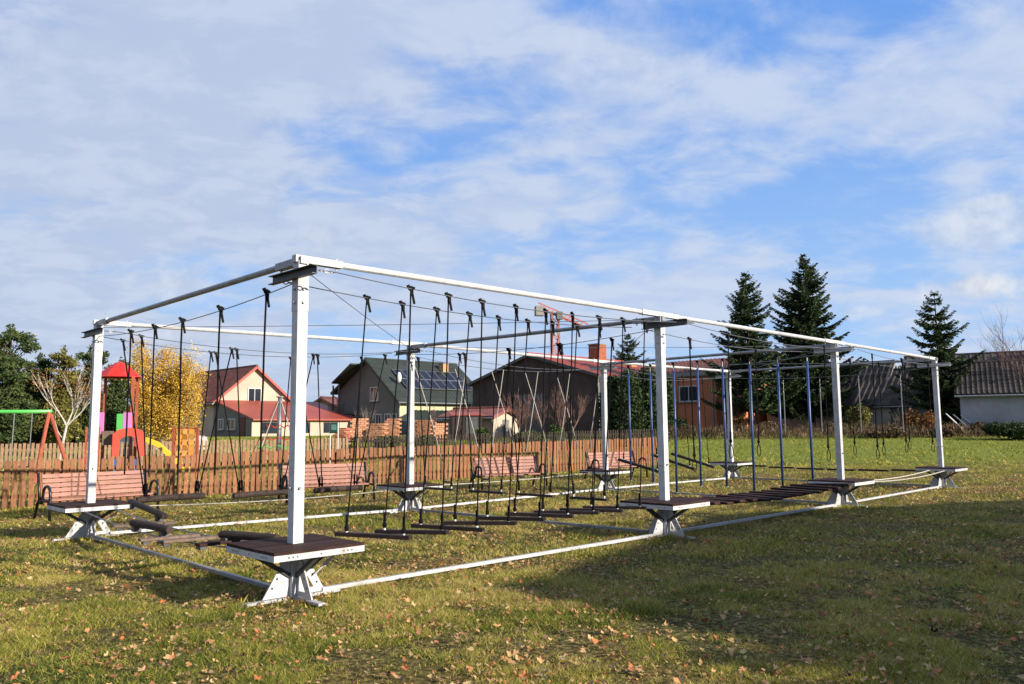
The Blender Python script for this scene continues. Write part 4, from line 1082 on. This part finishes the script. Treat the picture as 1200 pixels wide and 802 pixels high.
# ------------------------------------------------------------ vegetation
def quads(c, u, v, wu, wv):
    """centres (N,3), axes u v (N,3), half sizes"""
    a = c - u * wu[:, None] - v * wv[:, None]; b = c + u * wu[:, None] - v * wv[:, None]; d = c + u * wu[:, None] + v * wv[:, None]; e = c - u * wu[:, None] + v * wv[:, None]
    return np.stack([a, b, d, e], 1).reshape(-1, 3), np.arange(4 * len(c)).reshape(-1, 4)
def rvec(n, r=None):
    v = (r or rng).normal(size=(n, 3)); return v / np.linalg.norm(v, axis=1, keepdims=True)
def norm(v): return v / (np.linalg.norm(v, axis=1, keepdims=True) + 1e-9)
needle = leafmat('spruce_needle', [(0, (.014, .026, .012)), (.5, (.036, .060, .022)), (.85, (.075, .10, .035)), (1, (.13, .14, .06))], .7, .1)
pineleaf = leafmat('pine_needle', [(0, (.020, .036, .012)), (.5, (.05, .075, .022)), (.85, (.11, .13, .04)), (1, (.22, .15, .06))], .7, .1)
thuja = leafmat('thuja_leaf', [(0, (.012, .026, .010)), (.6, (.03, .055, .016)), (1, (.06, .09, .025))], .7, .1)
yleaf = leafmat('yellow_birch_leaf', [(0, (.24, .15, .03)), (.35, (.52, .32, .045)), (.7, (.72, .47, .07)), (1, (.78, .60, .18))], .6, .35)
bushleaf = leafmat('bush_leaf', [(0, (.025, .05, .012)), (.5, (.06, .10, .02)), (1, (.13, .15, .04))], .7, .15)
rustleaf = leafmat('russet_leaf', [(0, (.12, .05, .02)), (.5, (.24, .11, .04)), (1, (.38, .22, .08))], .8, .2)
olive = leafmat('olive_autumn_leaf', [(0, (.06, .06, .015)), (.5, (.17, .16, .04)), (1, (.38, .32, .07))], .7, .3)
weed = leafmat('dry_weed', [(0, (.035, .03, .018)), (.5, (.12, .08, .045)), (1, (.30, .22, .13))], .9, .2)
def spruce(x, y, h, rad, seed, lab, dens=1.0, grp='dark spruces by the farm buildings', clear=.06, name='spruce_tree', leaf=None, uplift=.0):
    r = np.random.default_rng(seed); g = gz(x, y)
    t = empty(name, (x, y, g), 0, lab, 'tree', grp)
    MB().tube([(0, 0, -.1), (.03, 0, h * .5), (0, 0, h * .99)], [h * .016 + .05, h * .009 + .03, .015], 8).build('trunk', barkm, t)
    Cc, U, W_, A_, B_, T_ = [], [], [], [], [], []; bb = MB()
    nw = int(h / .30 * dens)
    for w in range(nw):
        f = clear + (1 - clear) * (w + r.random() * .6) / nw
        if f > .995: continue
        z = f * h; Lm = rad * (1 - f) ** .78 * (1.05 if f > .2 else .85)
        nb = int(5 + 4 * (1 - f)) if f < .93 else 4
        for k in range(nb):
            az_ = r.random() * 2 * PI; Lb = Lm * r.choice([.55, .8, .95, 1.2]) * r.uniform(.85, 1.1) + .12
            n_ = max(4, int(Lb / .085)); s = np.linspace(.12, 1, n_)
            rise = .45 * f ** 2 - .22 * (1 - f) + r.uniform(-.12, .12)
            zz = z + Lb * (rise * s + .22 * s ** 2.2 * (1 - f * .5) - .10 * np.sin(s * PI))
            px_, py_ = np.cos(az_) * Lb * s, np.sin(az_) * Lb * s
            P = np.stack([px_, py_, zz], 1)
            if k % 2 == 0 and Lb > .8: bb.tube([(0, 0, z), P[n_ // 2], P[-1]], [.025, .014, .005], 4, False)
            rep = 4
            Pr = np.repeat(P, rep, 0); sr = np.repeat(s, rep); m = len(Pr)
            side = np.tile([-1, 1, -1, 1], n_)[:m]
            dirv = np.array([np.cos(az_), np.sin(az_), 0.]); perp = np.array([-np.sin(az_), np.cos(az_), 0.])
            tw = (.10 + .30 * (1 - sr)) * min(1.0, .35 + Lb * .35) * r.uniform(.7, 1.3, m)
            d_ = norm(dirv * r.uniform(.35, 1.0, (m, 1)) + perp * (side * r.uniform(.3, 1.2, m))[:, None] + np.array([0, 0, 1.]) * r.uniform(-.75, .12, (m, 1)))
            c_ = Pr + d_ * tw[:, None] * .6
            v_ = norm(np.cross(d_, rvec(m, r)))
            Cc.append(c_); U.append(d_); W_.append(v_); A_.append(tw); B_.append(r.uniform(.016, .040, m) * (1 + .4 * (1 - f)))
            T_.append(np.clip(r.normal(.42, .2, m) + .25 * (sr - .5), 0, 1))
    vv, ff = quads(np.concatenate(Cc), np.concatenate(U), np.concatenate(W_), np.concatenate(A_), np.concatenate(B_))
    link('crown', np_mesh('crown', vv, ff, leaf or needle, np.concatenate(T_)), t)
    if bb.v: bb.build('branches', barkm, t)
    return t
spruce(atd(878, 58), 58, zd(319, 58) - gz(0, 58), 3.6, 11, 'left and slimmer of the two tall spruces standing together', 1.15, clear=.17)
spruce(atd(949, 60), 60, zd(299, 60) - gz(0, 60), 4.4, 12, 'right and tallest of the two tall spruces standing together', 1.35, clear=.13)
spruce(atd(1101, 56), 56, zd(345, 56) - gz(0, 56), 3.6, 13, 'spruce standing alone before the old farm roofs', .8, clear=.08)
spruce(12.3, -.9, 4.9, 1.9, 15, 'young spruce to the right of the lawn before the large rendered house', 1.3, grp=None, clear=.03)
spruce(atd(736, 78), 78, zd(392, 78) - gz(0, 78), 3.6, 14, 'small sparse spruce top behind the dark hedge', .7, None, .3)
def grow(b, tips, p, d, L_, r, depth, rs, spread=.6, n=3, up=.15, thin=.62, seg=3):
    pts = [Vector(p)]; dd = Vector(d)
    for q in range(seg):
        dd = (dd + Vector((rs.uniform(-.16, .16), rs.uniform(-.16, .16), rs.uniform(-.05, .12) + up * .15))).normalized(); pts.append(pts[-1] + dd * (L_ / seg))
    b.tube(pts, [r * (1 - .4 * q / seg) for q in range(seg + 1)], 6 if r > .03 else (4 if r > .012 else 3), False)
    if depth == 0: tips.append((pts[-1], dd)); return
    for k in range(n + (1 if rs.random() < .3 else 0)):
        t = rs.uniform(.45, 1); q = pts[int(t * seg)] if t < 1 else pts[-1]
        a = Vector((rs.gauss(0, 1), rs.gauss(0, 1), rs.gauss(0, .6))).normalized()
        nd = (dd + a * spread + Vector((0, 0, up))).normalized()
        grow(b, tips, q, nd, L_ * thin * rs.uniform(.8, 1.2), r * .58, depth - 1, rs, spread, n, up, thin, seg)
    grow(b, tips, pts[-1], (dd + Vector((rs.gauss(0, .12), rs.gauss(0, .12), .05))).normalized(), L_ * thin * 1.1, r * .62, depth - 1, rs, spread, n, up, thin, seg)
def leafcloud(name, pts, dirs, per, spreadr, size, lm, seed, parent, droop=0.):
    r = np.random.default_rng(seed); P = np.repeat(np.array(pts), per, 0); m = len(P)
    P = P + r.normal(size=(m, 3)) * spreadr; P[:, 2] -= np.abs(r.normal(size=m)) * droop
    u = rvec(m, r); v = norm(np.cross(u, rvec(m, r)))
    sz = size * r.uniform(.6, 1.3, m)
    cl_ = np.repeat(r.normal(0, .16, len(pts)), per)
    vv, ff = quads(P, u, v, sz, sz * .75)
    return link(name, np_mesh(name, vv, ff, lm, np.clip(r.normal(.5, .2, m) + cl_, 0, 1)), parent)
def lobes_cloud(name, lobes, n, size, lm, seed, parent, zmin=None, asp=.7):
    """leaf faces through the volume of several ellipsoids, denser towards the shell, with random gaps"""
    r = np.random.default_rng(seed); out_p = []; vol = np.array([l[3] * l[4] * l[5] for l in lobes]) ** (.67); vol /= vol.sum()
    for l, f in zip(lobes, vol):
        m = int(n * f); d = rvec(m, r); rad = r.random(m) ** .45
        p = d * rad[:, None] * np.array([l[3], l[4], l[5]]) + np.array(l[:3]); out_p.append(p)
    P = np.concatenate(out_p)
    q = np.floor(P / (size * 6)).astype(int); hsh = (np.sin(q[:, 0] * 12.9898 + q[:, 1] * 78.233 + q[:, 2] * 37.719) * 43758.5453) % 1
    P = P[r.random(len(P)) < (.35 + .65 * (hsh > .33))]
    if zmin is not None: P = P[P[:, 2] > zmin]
    P = P + r.normal(size=P.shape) * size * .8
    m = len(P); u = rvec(m, r); v = norm(np.cross(u, rvec(m, r))); sz = size * r.uniform(.55, 1.4, m)
    q = np.floor(P / (size * 6)).astype(int); hsh = (np.sin(q[:, 0] * 12.9898 + q[:, 1] * 78.233 + q[:, 2] * 37.719) * 43758.5453) % 1
    vv, ff = quads(P, u, v, sz, sz * asp)
    return link(name, np_mesh(name, vv, ff, lm, np.clip(r.normal(.42, .17, m) + (hsh - .5) * .35, 0, 1)), parent)
# yellow birch
yx, yd = atd(199, 37), 37
yb = empty('birch_tree', (yx, yd, gz(0, yd)), 0, 'bright yellow autumn birch beside the playground tower', 'tree')
rs = random.Random(4); b = MB(); tips = []
top = zd(394, yd) - gz(0, yd)
for a in (-.26, -.05, .2): grow(b, tips, (a * .8, 0, 0), Vector((a, rs.uniform(-.15, .15), 1)).normalized(), top * .36, .045, 4, rs, .5, 2, .34, .64)
b.build('trunk', birchbark, yb)
P = [tuple(p) for p, d in tips]
for k in range(210):
    a_ = rs.uniform(0, 2 * PI); f_ = rs.random(); rr_ = 1.36 * math.sqrt(rs.random()) * (1 - .55 * f_ ** 2.2)
    P.append((rr_ * math.cos(a_), rr_ * math.sin(a_) * .9, top * (.14 + .76 * f_)))
P = [p for p in P if abs(p[0]) < 1.5 and p[2] < top]
leafcloud('crown', P, None, int(52000 / len(P)), .18, .025, yleaf, 5, yb, .12)
# bare white birch at the left
bb_ = empty('bare_birch', (atd(74, 36), 36, gz(0, 36)), 0, 'bare white-barked birch with forked trunk behind the swing set', 'tree')
rs = random.Random(12); b = MB(); tips = []
b.tube([(0, 0, 0), (.1, 0, .9), (.22, 0, 1.6)], [.075, .06, .05], 7, False)
for d_ in ((-.55, 0, .9), (.75, .1, .75), (.1, .2, 1)): grow(b, tips, (.22, 0, 1.6), Vector(d_).normalized(), 1.05, .04, 3, rs, .45, 2, .3, .7)
for d_ in ((-.7, 0, .6),): grow(b, tips, (.12, 0, 1.0), Vector(d_).normalized(), .8, .028, 2, rs, .45, 2, .3, .7)
b.build('trunk', birchbark, bb_)
leafcloud('crown', [tuple(p) for p, d in tips], None, 9, .16, .028, rustleaf, 3, bb_)
# pines and dark trees at the left
def pine(px, depth, topy, halfw, seed, lab, lm=pineleaf, n=22000, size=.062, low=.1, grp='dark evergreen trees behind the swing set', name='pine_tree'):
    x = atd(px, depth); g = gz(x, depth); h = zd(topy, depth) - g; r = random.Random(seed)
    t = empty(name, (x, depth, g), 0, lab, 'tree', grp)
    b = MB(); tips = []; w = halfw * depth / F
    b.tube([(0, 0, -.1), (.08, 0, h * .45), (0, 0, h * .93)], [.16, .10, .03], 8, False)
    lobes = []
    for k in range(46):
        f = r.uniform(low, .93); a = r.uniform(0, 2 * PI); rad = w * (1 - f * .62) * r.uniform(.2, 1.05)
        c_ = (rad * math.cos(a), rad * math.sin(a), f * h); s_ = w * r.uniform(.10, .26)
        lobes.append((*c_, s_ * 1.25, s_ * 1.25, s_ * r.uniform(.4, .75)))
        b.tube([(0, 0, f * h * .8), c_], [.045, .015], 5, False)
    lobes.append((0, 0, h * .95, w * .12, w * .12, h * .07)); lobes.append((0, 0, h * .28, w * .75, w * .7, h * .25)); lobes.append((0, 0, h * .58, w * .4, w * .4, h * .26))
    b.build('trunk', barkm, t)
    lobes_cloud('crown', lobes, n, size, lm, seed, t, zmin=.1, asp=.45)
    return t
pine(8, 44, 376, 44, 1, 'tall dark evergreen at the left edge of the picture')
pine(45, 47, 412, 34, 2, 'dark evergreen behind the green top bar of the swings')
pine(72, 46, 404, 30, 3, 'bushy olive brown tree behind the bare birch', olive, n=14000)
pine(104, 48, 398, 26, 4, 'narrow evergreen just behind the far left post', n=12000)
pine(140, 50, 418, 34, 5, 'evergreen behind the red tower roof', n=12000)
pine(-40, 46, 392, 46, 6, 'dark evergreen just outside the left edge')
pine(168, 47, 450, 26, 16, 'low dark evergreen between the tower and the yellow birch', n=8000)
pine(26, 50, 440, 40, 17, 'low broad dark evergreen behind the left end of the swings')
pine(88, 52, 430, 44, 18, 'broad dark evergreen between the bare birch and the far left post')
pine(125, 53, 455, 40, 19, 'low broad evergreen behind the playground tower platform')
def bush(px, depth, w, h, seed, lab, lm=bushleaf, n=3500, size=.06, cat='bush', name='bush', y=None, grp=None):
    x = atd(px, depth); g = gz(x, depth); t = empty(name, (x, depth, g), 0, lab, cat, grp); r = random.Random(seed)
    lobes = [(r.uniform(-.5, .5) * w, r.uniform(-.3, .3) * w, h * r.uniform(.35, .62), w * r.uniform(.35, .5), w * r.uniform(.3, .5), h * r.uniform(.3, .42)) for _ in range(6)]
    lobes_cloud('foliage', lobes, n, size, lm, seed, t, zmin=0)
    b = MB()
    for l in lobes: b.tube([(0, 0, 0), (l[0] * .5, l[1] * .5, l[2] * .6), l[:3]], [.03, .02, .008], 5, False)
    b.build('stems', twigm, t)
    return t
bush(565, 46, .55, 1.05, 1, 'round green bush left of the pale shed')
bush(650, 47, .6, 1.15, 2, 'round yellow green bush before the dark barn', lm=bushleaf)
bush(615, 47, 1.0, .75, 22, 'low spreading green bush between two round bushes')
bush(455, 45, .9, .6, 3, 'low green bush before the brick stacks left of the back post')
bush(497, 45, .8, .6, 4, 'low green bush before the brick stacks right of the back post')
bush(1183, 47, 1.9, 1.05, 5, 'broad dark green bush at the right edge of the lawn', lm=thuja, n=9000)
bush(1004, 55, 1.0, 2.2, 6, 'thin olive shrub beside the third front post before the farm roof', lm=olive, n=1600)
bush(1085, 52, .8, 1.7, 7, 'russet shrub left of the far right post', lm=rustleaf, n=1500)
bush(1065, 54, .7, 1.9, 8, 'dark russet shrub before the lower farm roof', lm=rustleaf, n=1200)
bush(862, 57, .6, 1.6, 9, 'dark reddish shrub before the orange building', lm=rustleaf, n=900)
bush(985, 56, 1.2, 1.0, 23, 'low tangled shrub at the foot of the tall spruces', lm=thuja, n=2500)
bush(790, 57, 1.1, 1.4, 24, 'dark shrub under the white window of the orange building', lm=thuja, n=3000)
bush(905, 57, 1.2, .9, 25, 'low brownish shrub between the two tall spruces', lm=weed, n=2000)
bush(1030, 50, 1.5, .7, 26, 'low dry bush at the lawn edge left of the russet shrubs', lm=weed, n=2200)
bush(1110, 50, 1.5, .8, 27, 'dry tan bush under the lone spruce', lm=weed, n=2500)
bush(1148, 52, 1.0, .9, 28, 'dry bush around the leaning boards', lm=weed, n=1800)
# thuja hedge trees
for k, (px, dp, ty, hw_) in enumerate(((716, 52, 440, 15), (735, 51, 433, 17), (757, 52, 430, 17), (775, 53, 437, 14))):
    x = atd(px, dp); g = gz(x, dp); h = zd(ty, dp) - g; w = hw_ * dp / F * 1.25
    t = empty('thuja_tree', (x, dp, g), 0, ('leftmost', 'second from the left', 'third from the left', 'rightmost')[k] + ' of the four dark thujas beside the barn', 'tree', 'dark thujas beside the barn')
    MB().tube([(0, 0, 0), (0, 0, h * .8)], [.09, .02], 6).build('trunk', barkm, t)
    lobes_cloud('crown', [(0, 0, h * .28, w, w, h * .28), (0, 0, h * .52, w * .95, w * .9, h * .28), (.1, 0, h * .78, w * .62, w * .6, h * .22)], 9000, .06, thuja, 40 + k, t, zmin=.1)
# bare shrubs and bare trees
def bare(px, depth, h, seed, lab, m=twigm, n=4, depthrec=4, spread=.5, stems=3, r0=.04, cat='tree', name='bare_tree', th=.66):
    x = atd(px, depth); g = gz(x, depth); t = empty(name, (x, depth, g), 0, lab, cat); rs = random.Random(seed); b = MB(); tips = []
    for k in range(stems): grow(b, tips, (rs.uniform(-.2, .2), rs.uniform(-.2, .2), 0), Vector((rs.uniform(-.5, .5), rs.uniform(-.5, .5), 1)).normalized(), h * .36, r0, depthrec, rs, spread, n - 1, .25, th)
    b.build('branches', m, t); return t
bare(610, 50, 3.4, 3, 'bare reddish fruit tree left of the barn door', stems=3, depthrec=4, r0=.05)
bare(660, 50, 3.7, 4, 'bare reddish fruit tree before the middle of the dark barn', stems=3, depthrec=4, r0=.05)
bare(640, 53, 3.2, 5, 'bare twiggy shrub between the two bare fruit trees', stems=4, depthrec=3, r0=.03)
bare(510, 50, 2.6, 6, 'bare young tree before the brick stacks', stems=2, depthrec=3, r0=.03)
bare(430, 60, 2.6, 7, 'bare shrub below the balcony of the green roofed house', stems=5, depthrec=3, r0=.03, m=greytwig)
bare(1222, 52, 8.0, 8, 'bare spreading tree rising above the farmhouse at the right edge', stems=2, depthrec=5, r0=.06, m=twigm, n=3, spread=.85, th=.68)
bare(1150, 54, 3.6, 9, 'thin bare tree between the lone spruce and the farmhouse', stems=2, depthrec=4, r0=.05, m=greytwig)
bare(850, 58, 3.4, 10, 'bare reddish tree under the left tall spruce', stems=2, depthrec=4, r0=.05)
bare(1052, 52, 2.2, 14, 'small bare sapling at the lawn edge', stems=1, depthrec=3, r0=.025, m=greytwig)
# dry weeds along the lawn edge
def weeds():
    r = np.random.default_rng(9); m = 9000
    px = r.uniform(770, 1215, m); dp = r.uniform(49.5, 55, m); x = (px - 600) / F * dp; hmax = .25 + .75 * vnoise(x, dp, 1.2, 31)
    z0 = gz_np(dp); z = z0 + r.random(m) * hmax
    P = np.stack([x, dp, z], 1); u = norm(np.stack([r.normal(0, .35, m), r.normal(0, .35, m), np.ones(m)], 1)); v = norm(np.cross(u, rvec(m, r)))
    vv, ff = quads(P, u, v, r.uniform(.05, .16, m), r.uniform(.008, .022, m))
    o = link('dry_weeds', np_mesh('dry_weeds', vv, ff, weed, np.clip(vnoise(x, dp, 1.5, 33) * .8 + r.normal(0, .15, m), 0, 1)))
    props(o, 'brown dry weeds in a strip along the far edge of the lawn', 'weeds', kind='stuff')
    m = 9000; x = r.uniform(-45, 45, m); y = r.uniform(95, 125, m); z = .9 + r.random(m) * (2.0 + 1.6 * vnoise(x, y, 9, 36))
    u = rvec(m, r); v = norm(np.cross(u, rvec(m, r))); vv, ff = quads(np.stack([x, y, z], 1), u, v, r.uniform(.2, .5, m), r.uniform(.15, .4, m))
    o = link('distant_wood', np_mesh('distant_wood', vv, ff, pineleaf, np.clip(r.normal(.4, .2, m), 0, 1)))
    props(o, 'dark far-off belt of trees behind the houses', 'wood', kind='stuff')
weeds()
